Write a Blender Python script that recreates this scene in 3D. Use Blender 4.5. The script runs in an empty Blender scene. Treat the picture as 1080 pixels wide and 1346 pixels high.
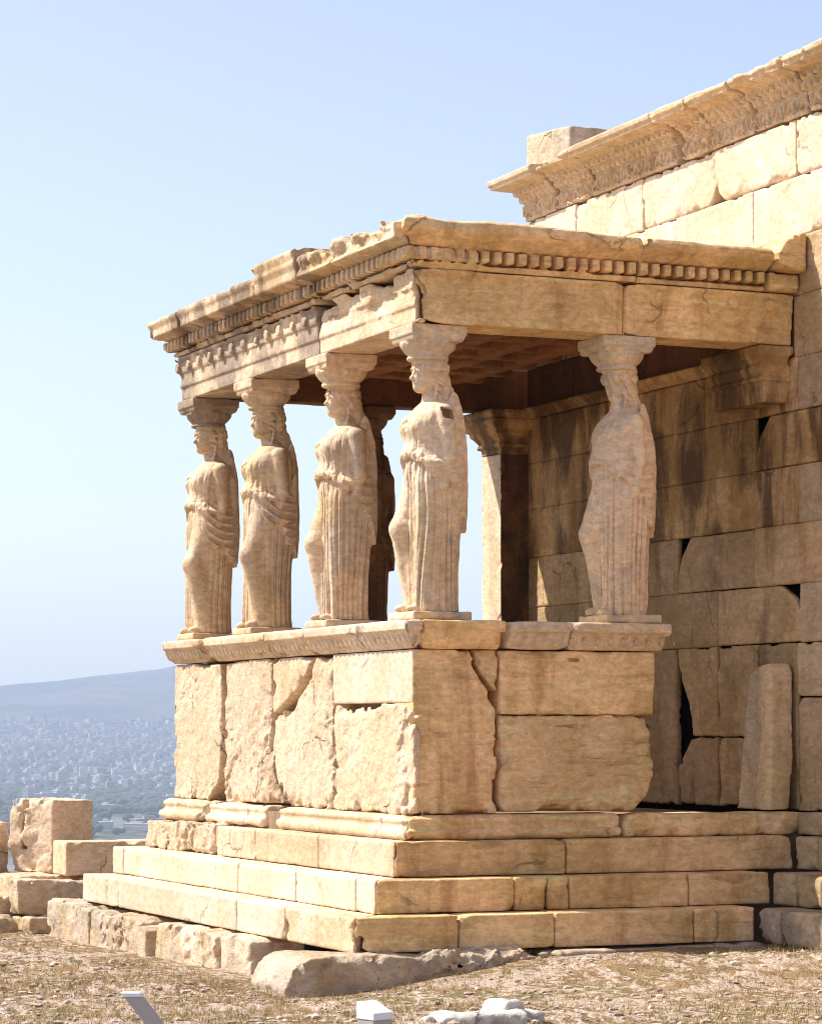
import bpy, math, random
import numpy as np
from mathutils import Vector, Matrix
C = bpy.context.scene.collection
R = math.radians
scene = bpy.context.scene

# ------------------------------------------------------------------ camera
cam_d = bpy.data.cameras.new("camera")
cam = bpy.data.objects.new("camera", cam_d); C.objects.link(cam)
cam_d.sensor_fit = 'HORIZONTAL'; cam_d.sensor_width = 36.0
cam_d.lens = 36.0 * 3638.17 / 1080.0
YAW, PITCH, ROLL = 1.1655, 0.0788, 0.0006
_d = Vector((-math.sin(YAW)*math.cos(PITCH), math.cos(YAW)*math.cos(PITCH), math.sin(PITCH)))
_r = Vector((math.cos(YAW), math.sin(YAW), 0)); _u = _r.cross(_d)
_r2 = _r*math.cos(ROLL) + _u*math.sin(ROLL); _u2 = _u*math.cos(ROLL) - _r*math.sin(ROLL)
m = Matrix((_r2, _u2, -_d)).transposed().to_4x4(); m.translation = Vector((19.618, -8.44, 1.72))
cam.matrix_world = m
cam_d.clip_start = 0.1; cam_d.clip_end = 40000
scene.camera = cam

# ------------------------------------------------------------------ sky, sun, exposure
SUN_EL, SUN_AZ = R(49), R(217.5)          # azimuth from north, clockwise
w = bpy.data.worlds.new("World"); scene.world = w; w.use_nodes = True
nt = w.node_tree; bg = nt.nodes["Background"]
sky = nt.nodes.new("ShaderNodeTexSky"); sky.sky_type = 'NISHITA'; sky.sun_disc = False
sky.sun_elevation = SUN_EL; sky.sun_rotation = SUN_AZ
sky.air_density = 1.0; sky.dust_density = 1.8; sky.ozone_density = 1.0; sky.altitude = 150
hs = nt.nodes.new("ShaderNodeHueSaturation"); hs.inputs["Saturation"].default_value = 0.86; hs.inputs["Hue"].default_value = 0.517
nt.links.new(sky.outputs[0], hs.inputs["Color"]); nt.links.new(hs.outputs[0], bg.inputs[0]); bg.inputs[1].default_value = 0.11
sd = bpy.data.lights.new("sun", 'SUN'); sd.energy = 4.0; sd.angle = R(0.5); sd.color = (1.0, 0.95, 0.87)
sun = bpy.data.objects.new("sun", sd); C.objects.link(sun)
sv = Vector((math.sin(SUN_AZ)*math.cos(SUN_EL), math.cos(SUN_AZ)*math.cos(SUN_EL), math.sin(SUN_EL)))
sun.rotation_euler = sv.to_track_quat('Z', 'Y').to_euler(); sun.location = (-20, -40, 60)
vs = scene.view_settings; vs.view_transform = 'Standard'; vs.look = 'None'; vs.gamma = 1; vs.exposure = 0.98
vs.use_curve_mapping = False
scene.cycles.max_bounces = 8; scene.cycles.diffuse_bounces = 5; scene.cycles.volume_bounces = 1
scene.cycles.use_denoising = True; scene.cycles.filter_width = 1.0

# ------------------------------------------------------------------ numeric helpers
def _hash(ix, iy, iz, seed):
    h = (ix.astype(np.uint32)*np.uint32(374761393) + iy.astype(np.uint32)*np.uint32(668265263)
         + iz.astype(np.uint32)*np.uint32(2147483647 & 0x9E3779B1) + np.uint32((seed*974634777) & 0xFFFFFFFF))
    h = (h ^ (h >> np.uint32(13)))*np.uint32(1274126177)
    h = (h ^ (h >> np.uint32(16)))*np.uint32(2246822519)
    h = h ^ (h >> np.uint32(15))
    return h.astype(np.float32)*np.float32(2.0/4294967295.0) - 1
def vnoise(x, y, z, seed=0):
    """smooth value noise in -1..1"""
    x, y, z = [np.asarray(a, np.float32) for a in np.broadcast_arrays(x, y, z)]
    fx, fy, fz = np.floor(x), np.floor(y), np.floor(z)
    ix, iy, iz = fx.astype(np.int64), fy.astype(np.int64), fz.astype(np.int64)
    u, v, w_ = x-fx, y-fy, z-fz
    u = u*u*(3-2*u); v = v*v*(3-2*v); w_ = w_*w_*(3-2*w_)
    def c(a, b, d): return _hash(ix+a, iy+b, iz+d, seed)
    x00 = c(0,0,0)*(1-u)+c(1,0,0)*u; x10 = c(0,1,0)*(1-u)+c(1,1,0)*u
    x01 = c(0,0,1)*(1-u)+c(1,0,1)*u; x11 = c(0,1,1)*(1-u)+c(1,1,1)*u
    y0 = x00*(1-v)+x10*v; y1 = x01*(1-v)+x11*v
    return y0*(1-w_)+y1*w_
def fbm(x, y, z, f, oct_=4, seed=0, gain=.5, ridge=False):
    s, a, t = 0, 1.0, 0
    for k in range(oct_):
        n = vnoise(x*f+17.3*k, y*f+5.1*k, z*f-9.7*k, seed+k)
        if ridge: n = 1-2*np.abs(n)
        s = s+a*n; t += a; a *= gain; f *= 2.03
    return s/t
def sstep(a, b, x):
    t = np.clip((x-a)/(b-a), 0, 1); return t*t*(3-2*t)
def smin(a, b, k):
    h = np.clip(.5+.5*(b-a)/k, 0, 1); return b*(1-h)+a*h - k*h*(1-h)
def smax(a, b, k): return -smin(-a, -b, k)
def poly2(px, py, pts):
    """signed distance to a closed 2D polygon (negative inside)"""
    P = np.asarray(pts, np.float32); n = len(P)
    d = np.full(px.shape, 1e9, np.float32); ins = np.zeros(px.shape, bool)
    for i in range(n):
        a, b = P[i], P[(i+1) % n]; e = b-a
        wx, wy = px-a[0], py-a[1]
        t = np.clip((wx*e[0]+wy*e[1])/max(float(e@e), 1e-12), 0, 1)
        d = np.minimum(d, (wx-t*e[0])**2+(wy-t*e[1])**2)
        if a[1] != b[1]:
            c = ((a[1] > py) != (b[1] > py)) & (px < (b[0]-a[0])*(py-a[1])/(b[1]-a[1])+a[0])
            ins ^= c
    d = np.sqrt(d); return np.where(ins, -d, d)
def nets(F, o, h):
    """naive surface nets: verts, quads of the zero level of grid F"""
    s = F < 0
    nx, ny, nz = F.shape
    cnt = np.zeros((nx-1, ny-1, nz-1), np.int8)
    pos = np.zeros((nx-1, ny-1, nz-1, 3), np.float32)
    sl = lambda a: slice(a, a-1 if a else -1) if a == 0 else slice(1, None)
    S = {0: slice(0, -1), 1: slice(1, None)}
    for ax in range(3):
        for p in (0, 1):
            for q in (0, 1):
                i0 = [0, 0, 0]; oth = [k for k in range(3) if k != ax]
                i0[oth[0]] = p; i0[oth[1]] = q
                i1 = list(i0); i1[ax] = 1
                A = F[tuple(S[k] for k in i0)]; B = F[tuple(S[k] for k in i1)]
                cr = (A < 0) != (B < 0)
                if not cr.any(): continue
                t = np.where(cr, A/np.where(cr, A-B, 1), 0)
                cnt += cr
                for k in range(3):
                    pos[..., k] += np.where(cr, (t if k == ax else i0[k]), 0)
    act = cnt > 0
    idx = np.full(act.shape, -1, np.int64); n = int(act.sum()); idx[act] = np.arange(n)
    ii = np.argwhere(act)
    V = (ii + pos[act]/cnt[act][:, None])*h + np.asarray(o)
    Q = []
    for ax in range(3):
        a = [slice(None)]*3; b = [slice(None)]*3
        a[ax] = slice(0, -1); b[ax] = slice(1, None)
        oth = [k for k in range(3) if k != ax]
        s0, s1 = s[tuple(a)], s[tuple(b)]
        for pos_ in (True, False):
            e = np.argwhere((s0 & ~s1) if pos_ else (~s0 & s1))
            if not len(e): continue
            ok = (e[:, oth[0]] > 0) & (e[:, oth[1]] > 0) & (e[:, oth[0]] < F.shape[oth[0]]-1) & (e[:, oth[1]] < F.shape[oth[1]]-1)
            e = e[ok]
            def cell(p, q):
                c = e.copy(); c[:, oth[0]] -= p; c[:, oth[1]] -= q
                return idx[c[:, 0], c[:, 1], c[:, 2]]
            q4 = np.stack([cell(1, 1), cell(0, 1), cell(0, 0), cell(1, 0)], 1)
            flip = pos_ ^ (ax == 1)
            Q.append(q4 if flip else q4[:, ::-1])
    return V, (np.concatenate(Q) if Q else np.zeros((0, 4), np.int64))
def mesh_from(name, V, Q, mat=None, smooth=True):
    me = bpy.data.meshes.new(name); V = np.asarray(V, np.float32); Q = np.asarray(Q, np.int32)
    k = Q.shape[1]
    me.vertices.add(len(V)); me.vertices.foreach_set("co", V.ravel())
    me.loops.add(Q.size); me.loops.foreach_set("vertex_index", Q.ravel())
    me.polygons.add(len(Q)); me.polygons.foreach_set("loop_start", np.arange(0, Q.size, k, dtype=np.int32))
    me.polygons.foreach_set("use_smooth", np.full(len(Q), smooth))
    me.update(calc_edges=True); me.validate()
    if mat: me.materials.append(mat)
    return me
def grid(lo, hi, h):
    ax = [np.arange(lo[k]-1.5*h, hi[k]+1.6*h, h, dtype=np.float32) for k in range(3)]
    return ax, np.meshgrid(*ax, indexing='ij', sparse=True)
def sdf_mesh(lo, hi, h, fn, noise=None, band=.08):
    """mesh of fn(X,Y,Z) < 0 in the box; noise(x,y,z,d) is added near the surface only"""
    ax, (X, Y, Z) = grid(lo, hi, h)
    F = np.broadcast_to(fn(X, Y, Z), (len(ax[0]), len(ax[1]), len(ax[2]))).astype(np.float32).copy()
    if noise is not None:
        mk = np.abs(F) < band; i = np.nonzero(mk)
        F[mk] += noise(ax[0][i[0]], ax[1][i[1]], ax[2][i[2]], F[mk])
    return nets(F, [a[0] for a in ax], h)

# ------------------------------------------------------------------ object helpers
def tag(o, label=None, cat=None, group=None, kind=None):
    if label: o['label'] = label
    if cat: o['category'] = cat
    if group: o['group'] = group
    if kind: o['kind'] = kind
    return o
def thing(name, loc, label, cat, group=None, rz=0):
    o = bpy.data.objects.new(name, None); C.objects.link(o)
    o.location = loc; o.rotation_euler.z = rz; o.empty_display_size = .2
    return tag(o, label, cat, group)
def _wloc(o):
    v = Vector((0, 0, 0))
    while o is not None: v = v+Vector(o.location); o = o.parent
    return v
def obj(name, V, Q, mat, parent=None, smooth=True):
    """link a mesh given in world coordinates as ONE object, under parent if there is one"""
    V = np.asarray(V, np.float32)
    if parent is None:
        c = np.array([(V[:, 0].min()+V[:, 0].max())/2, (V[:, 1].min()+V[:, 1].max())/2, V[:, 2].min()])
        loc = Vector([float(t) for t in c])
    else:
        loc = Vector((0, 0, 0)); c = np.array(_wloc(parent))
    o = bpy.data.objects.new(name, mesh_from(name, V-c, Q, mat, smooth)); C.objects.link(o)
    o.location = loc
    if parent is not None: o.parent = parent
    return o
def group_part(name, parent):
    o = bpy.data.objects.new(name, None); C.objects.link(o); o.parent = parent; o.empty_display_size = .1
    return o
# ------------------------------------------------------------------ materials
def nodes(name):
    m = bpy.data.materials.new(name); m.use_nodes = True
    t = m.node_tree; b = t.nodes["Principled BSDF"]
    return m, t, b
def N(t, kind, **kw):
    n = t.nodes.new(kind)
    for k, v in kw.items():
        if k.startswith('i_'): n.inputs[k[2:].replace('_', ' ')].default_value = v
        else: setattr(n, k, v)
    return n
def noise_n(t, vec, scale, detail=5, rough=.55, dist=0):
    n = N(t, "ShaderNodeTexNoise"); n.inputs["Scale"].default_value = scale
    n.inputs["Detail"].default_value = detail; n.inputs["Roughness"].default_value = rough
    n.inputs["Distortion"].default_value = dist
    t.links.new(vec, n.inputs["Vector"]); return n.outputs["Fac"]
def mapped(t, vec, scale, rot=(0, 0, 0)):
    n = N(t, "ShaderNodeMapping"); n.inputs["Scale"].default_value = scale; n.inputs["Rotation"].default_value = rot
    t.links.new(vec, n.inputs["Vector"]); return n.outputs[0]
def rng(t, v, a, b, c=0, d=1):
    n = N(t, "ShaderNodeMapRange"); n.interpolation_type = 'SMOOTHSTEP'
    for k, q in zip((1, 2, 3, 4), (a, b, c, d)): n.inputs[k].default_value = q
    t.links.new(v, n.inputs[0]); return n.outputs[0]
def mixc(t, f, a, b, mode='MIX'):
    n = N(t, "ShaderNodeMix", data_type='RGBA', blend_type=mode)
    for s, v in ((0, f), (6, a), (7, b)):
        if isinstance(v, (int, float)): n.inputs[s].default_value = v
        elif isinstance(v, tuple): n.inputs[s].default_value = (*v, 1)
        else: t.links.new(v, n.inputs[s])
    return n.outputs[2]
def mth(t, op, a, b=None):
    n = N(t, "ShaderNodeMath", operation=op)
    for s, v in ((0, a), (1, b)):
        if v is None: continue
        if isinstance(v, (int, float)): n.inputs[s].default_value = v
        else: t.links.new(v, n.inputs[s])
    return n.outputs[0]
def stone(name, base, alt, ochre, streak=.5, grey=0., greycol=(.22, .19, .17), soot=0., sootcol=(.09, .045, .022),
          vein=.0, bump=.55, rough=.75, vary=.24, pits=.4, cracks=.42, vrot=R(-20)):
    """weathered marble: blotches, run-off streaks, grey crust, soot, veins, pitting"""
    m, t, b = nodes(name); L_ = t.links.new
    g = N(t, "ShaderNodeNewGeometry").outputs["Position"]
    oi = N(t, "ShaderNodeObjectInfo").outputs["Random"]
    big = noise_n(t, g, 1.1, 6, .62, .4)
    col = mixc(t, rng(t, big, .42, .58), base, alt)
    st = noise_n(t, mapped(t, g, (3.2, 3.2, .5)), 1.1, 7, .64, .5)
    col = mixc(t, mth(t, 'MULTIPLY', rng(t, st, .48, .72), streak), col, ochre)
    if vein:
        vn = noise_n(t, mapped(t, g, (.9, .9, 7.5), (vrot, R(14), 0)), 1.5, 7, .66, .5)
        col = mixc(t, mth(t, 'MULTIPLY', rng(t, vn, .55, .70), vein), col, tuple(c*.66 for c in ochre))
        col = mixc(t, mth(t, 'MULTIPLY', rng(t, vn, .46, .34), vein*.8), col, tuple(min(.8, c*1.25) for c in base))
    if grey:
        gn = noise_n(t, mapped(t, g, (1, 1, .7)), 1.7, 7, .6, .6)
        col = mixc(t, mth(t, 'MULTIPLY', rng(t, gn, .52-.2*grey, .6-.1*grey), min(1., .35+grey*.6)), col, greycol)
    if soot:
        sn = noise_n(t, mapped(t, g, (2.0, 2.0, .55)), 1.2, 6, .6, .5)
        col = mixc(t, mth(t, 'MULTIPLY', rng(t, sn, .58-.22*soot, .70-.18*soot), min(1., .45+.55*soot)), col, sootcol)
    fine = noise_n(t, mapped(t, g, (1, 1, 1.8)), 13, 9, .72, .6)
    f2 = rng(t, fine, .3, .7, .76, 1.19)
    f2 = mth(t, 'MULTIPLY', f2, rng(t, noise_n(t, mapped(t, g, (3, 3, 9)), 1.6, 8, .7, .5), .3, .7, .92, 1.09))
    ck = N(t, "ShaderNodeTexVoronoi", feature='DISTANCE_TO_EDGE'); ck.inputs["Scale"].default_value = 1.15
    wp = N(t, "ShaderNodeTexNoise"); wp.inputs["Scale"].default_value = 3; wp.inputs["Detail"].default_value = 6
    L_(g, wp.inputs["Vector"])
    va = N(t, "ShaderNodeVectorMath", operation='MULTIPLY_ADD'); L_(wp.outputs["Color"], va.inputs[0]); va.inputs[1].default_value = (.35, .35, .35); L_(g, va.inputs[2])
    L_(va.outputs[0], ck.inputs["Vector"])
    crack = mth(t, 'MULTIPLY', rng(t, ck.outputs["Distance"], .003, .014, 1, 0), mth(t, 'MULTIPLY', rng(t, noise_n(t, g, 1.6, 3), .55, .62), cracks*2))
    f2 = mth(t, 'MULTIPLY', f2, mth(t, 'SUBTRACT', 1, mth(t, 'MULTIPLY', crack, .5)))
    hv = N(t, "ShaderNodeHueSaturation"); L_(col, hv.inputs["Color"])
    v1 = mth(t, 'MULTIPLY_ADD', oi, vary); v1.node.inputs[2].default_value = 1-vary*.55
    L_(mth(t, 'MULTIPLY', v1, f2), hv.inputs["Value"])
    L_(mth(t, 'MULTIPLY_ADD', mth(t, 'SUBTRACT', big, .5), .05), hv.inputs["Hue"])
    hv.inputs["Hue"].links[0].from_node.inputs[2].default_value = .5
    # pits: small dark holes that keep to the stone
    vo = N(t, "ShaderNodeTexVoronoi", feature='F1'); vo.inputs["Scale"].default_value = 30; vo.inputs["Randomness"].default_value = 1
    L_(g, vo.inputs["Vector"])
    pk = mth(t, 'MULTIPLY', rng(t, vo.outputs["Distance"], .08, .2, 1, 0), rng(t, noise_n(t, g, 5, 3), .5, .62))
    pk = mth(t, 'MULTIPLY', pk, pits)
    L_(mixc(t, pk, hv.outputs[0], tuple(c*.45 for c in ochre)), b.inputs["Base Color"])
    b.inputs["Roughness"].default_value = rough; b.inputs["Specular IOR Level"].default_value = .25
    h1 = noise_n(t, g, 7, 6, .6); h2 = noise_n(t, g, 46, 5, .6)
    h = mth(t, 'ADD', mth(t, 'MULTIPLY', h1, 1.0), mth(t, 'MULTIPLY', h2, .28))
    h = mth(t, 'SUBTRACT', h, mth(t, 'ADD', mth(t, 'MULTIPLY', pk, .6), mth(t, 'MULTIPLY', crack, .7)))
    bn = N(t, "ShaderNodeBump"); bn.inputs["Strength"].default_value = bump; bn.inputs["Distance"].default_value = .03
    L_(h, bn.inputs["Height"]); L_(bn.outputs[0], b.inputs["Normal"])
    return m
def plain(name, col, rough=.6, bump=0, bscale=20, var=0., vscale=3, col2=None):
    m, t, b = nodes(name)
    g = N(t, "ShaderNodeNewGeometry").outputs["Position"]
    c2 = col2 or tuple(c*(1-var) for c in col)
    t.links.new(mixc(t, rng(t, noise_n(t, g, vscale, 5), .35, .65), col, c2), b.inputs["Base Color"])
    b.inputs["Roughness"].default_value = rough; b.inputs["Specular IOR Level"].default_value = .3
    if bump:
        bn = N(t, "ShaderNodeBump"); bn.inputs["Strength"].default_value = bump; bn.inputs["Distance"].default_value = .02
        t.links.new(noise_n(t, g, bscale, 6, .6), bn.inputs["Height"]); t.links.new(bn.outputs[0], b.inputs["Normal"])
    return m
CREAM, TAN, OCHRE = (.68, .52, .35), (.58, .42, .26), (.42, .225, .085)
M = {}
M['marble'] = stone('weathered_marble', CREAM, TAN, OCHRE, streak=.45, vein=.12)
M['hewn'] = stone('rough_hewn_marble', (.65, .49, .335), (.56, .41, .265), OCHRE, streak=.3, bump=.9, pits=.5)
M['veined'] = stone('veined_marble', (.81, .555, .285), (.63, .40, .18), (.40, .20, .065), streak=.7, vein=.5, vary=.22)
M['diag'] = stone('diagonal_veined_marble', (.80, .555, .295), (.70, .47, .235), (.46, .25, .10), streak=.3, vein=1.0, vrot=R(28))
M['cornice'] = stone('sooted_cornice_marble', (.64, .47, .29), (.50, .335, .185), (.36, .19, .08), streak=.6, soot=.46, sootcol=(.13, .08, .05))
M['slab'] = stone('pale_marble_slab', (.74, .53, .31), (.63, .43, .225), (.38, .25, .12), streak=.5, grey=.1)
M['crust'] = stone('crusted_marble', CREAM, TAN, (.40, .23, .10), streak=.5, grey=.78, greycol=(.24, .175, .13), vein=.1)
M['new'] = stone('new_marble', (.68, .54, .395), (.60, .455, .315), (.56, .40, .24), streak=.35, bump=.2, pits=.1, vary=.1)
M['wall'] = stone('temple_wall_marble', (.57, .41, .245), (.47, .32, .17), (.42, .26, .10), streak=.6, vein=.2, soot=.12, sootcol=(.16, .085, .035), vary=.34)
M['wall_in'] = stone('shade_toned_wall_marble', (.54, .36, .18), (.42, .265, .115), (.32, .17, .055), streak=.6, vein=.25, soot=.15, sootcol=(.13, .065, .025), vary=.34)  # darker copy of the wall stone, porch shade put into its colour
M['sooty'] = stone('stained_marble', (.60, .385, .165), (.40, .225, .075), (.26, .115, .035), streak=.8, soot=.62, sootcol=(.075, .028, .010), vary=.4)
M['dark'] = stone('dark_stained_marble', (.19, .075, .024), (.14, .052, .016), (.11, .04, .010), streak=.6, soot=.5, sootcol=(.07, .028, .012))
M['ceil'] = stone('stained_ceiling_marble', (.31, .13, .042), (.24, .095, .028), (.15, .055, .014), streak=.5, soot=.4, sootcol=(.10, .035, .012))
M['black'] = stone('soot_and_shade_marble', (.17, .08, .035), (.22, .11, .045), (.12, .05, .02), streak=.7, soot=.55, sootcol=(.03, .014, .008))  # near black: soot, with the porch's shade put into the colour
M['statue'] = stone('statue_marble', (.70, .525, .34), (.58, .405, .235), (.42, .265, .13), streak=.6, cracks=0., grey=.06, greycol=(.34, .29, .25), bump=.45, vary=.1)
M['statue_pale'] = stone('pale_statue_marble', (.74, .56, .365), (.63, .455, .275), (.45, .30, .17), streak=.5, cracks=0., grey=.05, greycol=(.38, .34, .30), bump=.45, vary=.1)
M['rubble'] = stone('rubble_limestone', (.60, .46, .315), (.46, .33, .20), (.38, .25, .13), streak=.4, grey=.18, greycol=(.33, .29, .25), bump=1., pits=.6)
M['white_rock'] = stone('white_rock', (.60, .55, .47), (.48, .43, .36), (.46, .38, .29), streak=.15, grey=.2, greycol=(.5, .49, .48), bump=.8)
M['cavity'] = plain('hole_shade_fill', (.05, .032, .02), .95, .5, 12, .3)  # near black: shade of the wall's holes put into the core's colour
M['core'] = plain('packed_core', (.30, .20, .11), .9, .5, 12, .3)
# ------------------------------------------------------------------ masonry: broken-edged blocks
W, L = 5.815, 3.433                 # porch: width west from its south-east corner, depth north to the temple wall
def masonry(name, mat, parent, comps, lo, hi, h=.018, rnd=.012, rough=.003, f=4., chip=.03, seed=1, oct_=4,
            erode=None, extra=None, ridge=False, hew=0.):
    """one stone: the intersection of the solids whose distances comps(x,y,z) lists, with rounded, chipped edges"""
    def fn(X, Y, Z):
        cs = comps(X, Y, Z); d = cs[0]
        for c in cs[1:]: d = smax(d, c, rnd)
        if extra is not None: d = extra(X, Y, Z, d)
        return d
    def nz(x, y, z, d):
        cs = np.sort(np.stack([np.broadcast_to(c, x.shape) for c in comps(x, y, z)]), 0)
        edge = np.exp(-np.abs(cs[-2])/.035) if len(cs) > 1 else np.zeros_like(x)
        r = rough*fbm(x, y, z, f, oct_, seed, ridge=ridge)
        if hew:
            q = x+y; e1, e2 = q*.95+z*.3, z*.95-q*.3
            k_ = .35+1.1*sstep(-.25, .3, vnoise(q*1.3, z*1.3, x*0, seed+50))
            r = r+hew*k_*(fbm(e1*.62, e2*1.15, x*.5-y*.5, 6.5, 5, seed+51, .6, ridge=True)*.55-.5*sstep(.0, .07, fbm(e1*.85, e2*1.3, x-y, 3.4, 5, seed+57, .6)))
        c = np.maximum(0, fbm(x, y, z, 9, 3, seed+31)-.16)*chip*4*edge
        bn_ = fbm(x, y, z, 2.6, 3, seed+77)
        big = sstep(.30, .37, bn_)*chip*1.3*np.exp(-np.abs(cs[-2])/.06)*(.8+.5*fbm(x, y, z, 13, 2, seed+79)) if len(cs) > 1 else 0
        out = r+c+big
        if erode is not None: out = out+erode(x, y, z, seed)
        return out
    V, Q = sdf_mesh(lo, hi, h, fn, nz, band=max(.07, rough*2.5, chip*2.4, hew*3))
    return obj(name, V, Q, mat, parent)
def frame_coords(fr):
    if fr == 'S': return lambda X, Y, Z: (X, Z, -Y)
    if fr == 'E': return lambda X, Y, Z: (Y, Z, X)
    if fr == 'T': return lambda X, Y, Z: (X, Z, L-Y)
    if fr == 'W': return lambda X, Y, Z: (Y, Z, -(X+W))
def slab(name, mat, parent, fr, poly, o0, o1, h=.018, pad=.02, **kw):
    """a block with the outline poly=(along, z) on the face of frame fr, reaching outward from o0 to o1"""
    fc = frame_coords(fr); P = np.array(poly, float)
    s0, z0 = P.min(0); s1, z1 = P.max(0)
    def comps(X, Y, Z):
        s, z, o = fc(X, Y, Z)
        d2 = poly2(*np.broadcast_arrays(np.asarray(s, np.float32), np.asarray(z, np.float32)), P)
        return [d2, np.abs(o-(o0+o1)/2)-(o1-o0)/2]
    if fr == 'S': lo, hi = (s0, -o1, z0), (s1, -o0, z1)
    elif fr == 'E': lo, hi = (o0, s0, z0), (o1, s1, z1)
    elif fr == 'T': lo, hi = (s0, L-o1, z0), (s1, L-o0, z1)
    elif fr == 'W': lo, hi = (-W-o1, s0, z0), (-W-o0, s1, z1)
    lo = np.array(lo)-pad; hi = np.array(hi)+pad
    return masonry(name, mat, parent, comps, lo, hi, h, **kw)
def rect(s0, s1, z0, z1): return [(s0, z0), (s1, z0), (s1, z1), (s0, z1)]
def o_porch(X, Y, Z):               # outward distance from the porch's three outer faces: sharp mitred corners
    return np.maximum(np.maximum(X, -Y), -(X+W))
def course(name, mat, parent, prof, side, a, b, h=.015, off=o_porch, bumps=None, zpad=.03, omax=None, **kw):
    """a length (a..b along side S, E or W) of a moulded course with the profile prof=(outward, z)"""
    P = np.array(prof, float); o0, z0 = P.min(0); o1, z1 = P.max(0)
    if omax: o1 = omax
    def comps(X, Y, Z):
        o = off(X, Y, Z); o, zz = np.broadcast_arrays(np.asarray(o, np.float32), np.asarray(Z, np.float32))
        d2 = poly2(o, zz, P)
        if side == 'S':
            e = [a-X, X-b]
            e.append(((X+Y)*.7071+.001) if off is o_porch else X*0-9)
            if off is o_porch: e.append((-(X+W)+Y)*.7071+.001)
        elif side == 'E': e = [a-Y, Y-b, -(X+Y)*.7071+.001]
        else: e = [a-Y, Y-b, -(-(X+W)+Y)*.7071+.001]
        e = [np.asarray(t, np.float32) for t in e]
        return [d2]+e
    pd = .05
    if side == 'S':
        yb = 0 if off is o_porch else L
        lo, hi = (a-pd, yb-o1-pd, z0-zpad), (b+pd, yb-o0+pd, z1+zpad)
    elif side == 'E': lo, hi = (o0-pd, a-pd, z0-zpad), (o1+pd, b+pd, z1+zpad)
    else: lo, hi = (-W-o1-pd, a-pd, z0-zpad), (-W-o0+pd, b+pd, z1+zpad)
    ex = None
    if bumps is not None:
        def ex(X, Y, Z, d):
            s = X if side == 'S' else Y
            return bumps(s, Z, off(X, Y, Z), d)
    return masonry(name, mat, parent, comps, lo, hi, h, extra=ex, **kw)
def dentils(s, z, o, d, z0=5.38, z1=5.475, o0=-.1, o1=.115, pitch=.108, wd=.064):
    q = np.abs(((s/pitch) % 1.0)-.5)*pitch-wd/2
    b = np.maximum(np.maximum(q, np.abs(z-(z0+z1)/2)-(z1-z0)/2), np.abs(o-(o0+o1)/2)-(o1-o0)/2)
    return np.minimum(d, b)
def eggs(z0, z1, amp, pitch):
    def f(s, z, o, d):
        q = np.abs(np.sin(np.pi*s/pitch))**.6
        band = sstep(z0-.01, z0+.015, z)*(1-sstep(z1-.015, z1+.01, z))
        return d-amp*(q-.55)*band*sstep(-.08, -.02, o+0*s)
    return f

# ------------------------------------------------------------------ the porch
ZB = 0.0
porch = thing('stone_porch', (-W/2, L/2, 0), 'roofed marble porch on a stepped podium, its roof carried by draped statues', 'porch')

# steps: three courses, each cut into blocks
st = [group_part('step', porch) for _ in range(3)]
S1, S2, S3 = st
def step(parent, o, z0, z1, side, a, b, mat, seed, back=.5, **kw):
    k = dict(h=.013, rnd=.006, rough=.006, f=2.2, oct_=6, chip=.035, seed=seed); k.update(kw)
    return course('step_block', M[mat], parent, [(o-back, z0), (o, z0), (o, z1), (o-back, z1)], side, a, b, **k)
g = .004
# lowest course (outer face .825 out), middle (.54), top (.277)
for i, (a, b, mt) in enumerate([(-6.07, -4.93, 'new'), (-4.93, -1.72, 'new'), (-1.72, -.60, 'new'), (-.60, .825, 'marble')]):
    step(S1, .825, .10, .357, 'S', a+g, b-g, mt, 100+i, chip=.05 if i == 3 else .02)
for i, (a, b, mt) in enumerate([(-.825, .01, 'veined'), (.01, .797, 'veined'), (.797, 1.984, 'veined'), (1.984, 2.52, 'veined')]):
    step(S1, .825, .10, .357, 'E', a+g, b-g, mt, 110+i, chip=.05 if i == 0 else .02)
for i, (a, b, mt) in enumerate([(-6.04, -5.7, 'new'), (-5.7, -2.486, 'new'), (-2.486, -1.121, 'new'), (-1.121, .15, 'new'), (.15, .54, 'new')]):
    step(S2, .54, .361, .608, 'S', a+g, b-g, mt, 120+i, chip=.02)
for i, (a, b, mt) in enumerate([(-.54, .60, 'veined'), (.60, .88, 'veined'), (.88, 1.061, 'veined'), (1.061, 2.097, 'veined'), (2.097, 2.83, 'veined')]):
    step(S2, .54, .361, .608, 'E', a+g, b-g, mt, 130+i, chip=.05 if i in (1, 2) else .02)
for i, (a, b, mt) in enumerate([(-2.783, -1.3, 'marble'), (-1.3, .277, 'marble')]):
    step(S3, .277, .615, .878, 'S', a+g, b-g, mt, 140+i, rnd=.018, chip=.04)
step(S3, .277, .615, .87, 'S', -3.80, -2.80, 'marble', 143, rnd=.03, chip=.05)
step(S3, .27, .615, .87, 'S', -5.90, -3.83, 'hewn', 145, rnd=.05, chip=.12, rough=.045, f=2.3, oct_=5, hew=.03)
for i, (a, b, mt) in enumerate([(-.277, 1.167, 'veined'), (1.167, 3.2, 'veined')]):
    step(S3, .277, .615, .878, 'E', a+g, b-g, mt, 150+i, chip=.07 if i == 0 else .025)
# core behind the steps (carries the podium)
core = [(-W+.3, .3), (-.3, .3)]
def boxmesh(x0, x1, y0, y1, z0, z1):
    V = [(x, y, z) for z in (z0, z1) for y in (y0, y1) for x in (x0, x1)]
    return V, [(0, 2, 3, 1), (4, 5, 7, 6), (0, 1, 5, 4), (1, 3, 7, 5), (3, 2, 6, 7), (2, 0, 4, 6)]
V, Q = boxmesh(-W-.15, .06, -.06, L-.02, .0, 1.02); obj('podium_core', V, Q, M['core'], porch, smooth=False)

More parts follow.
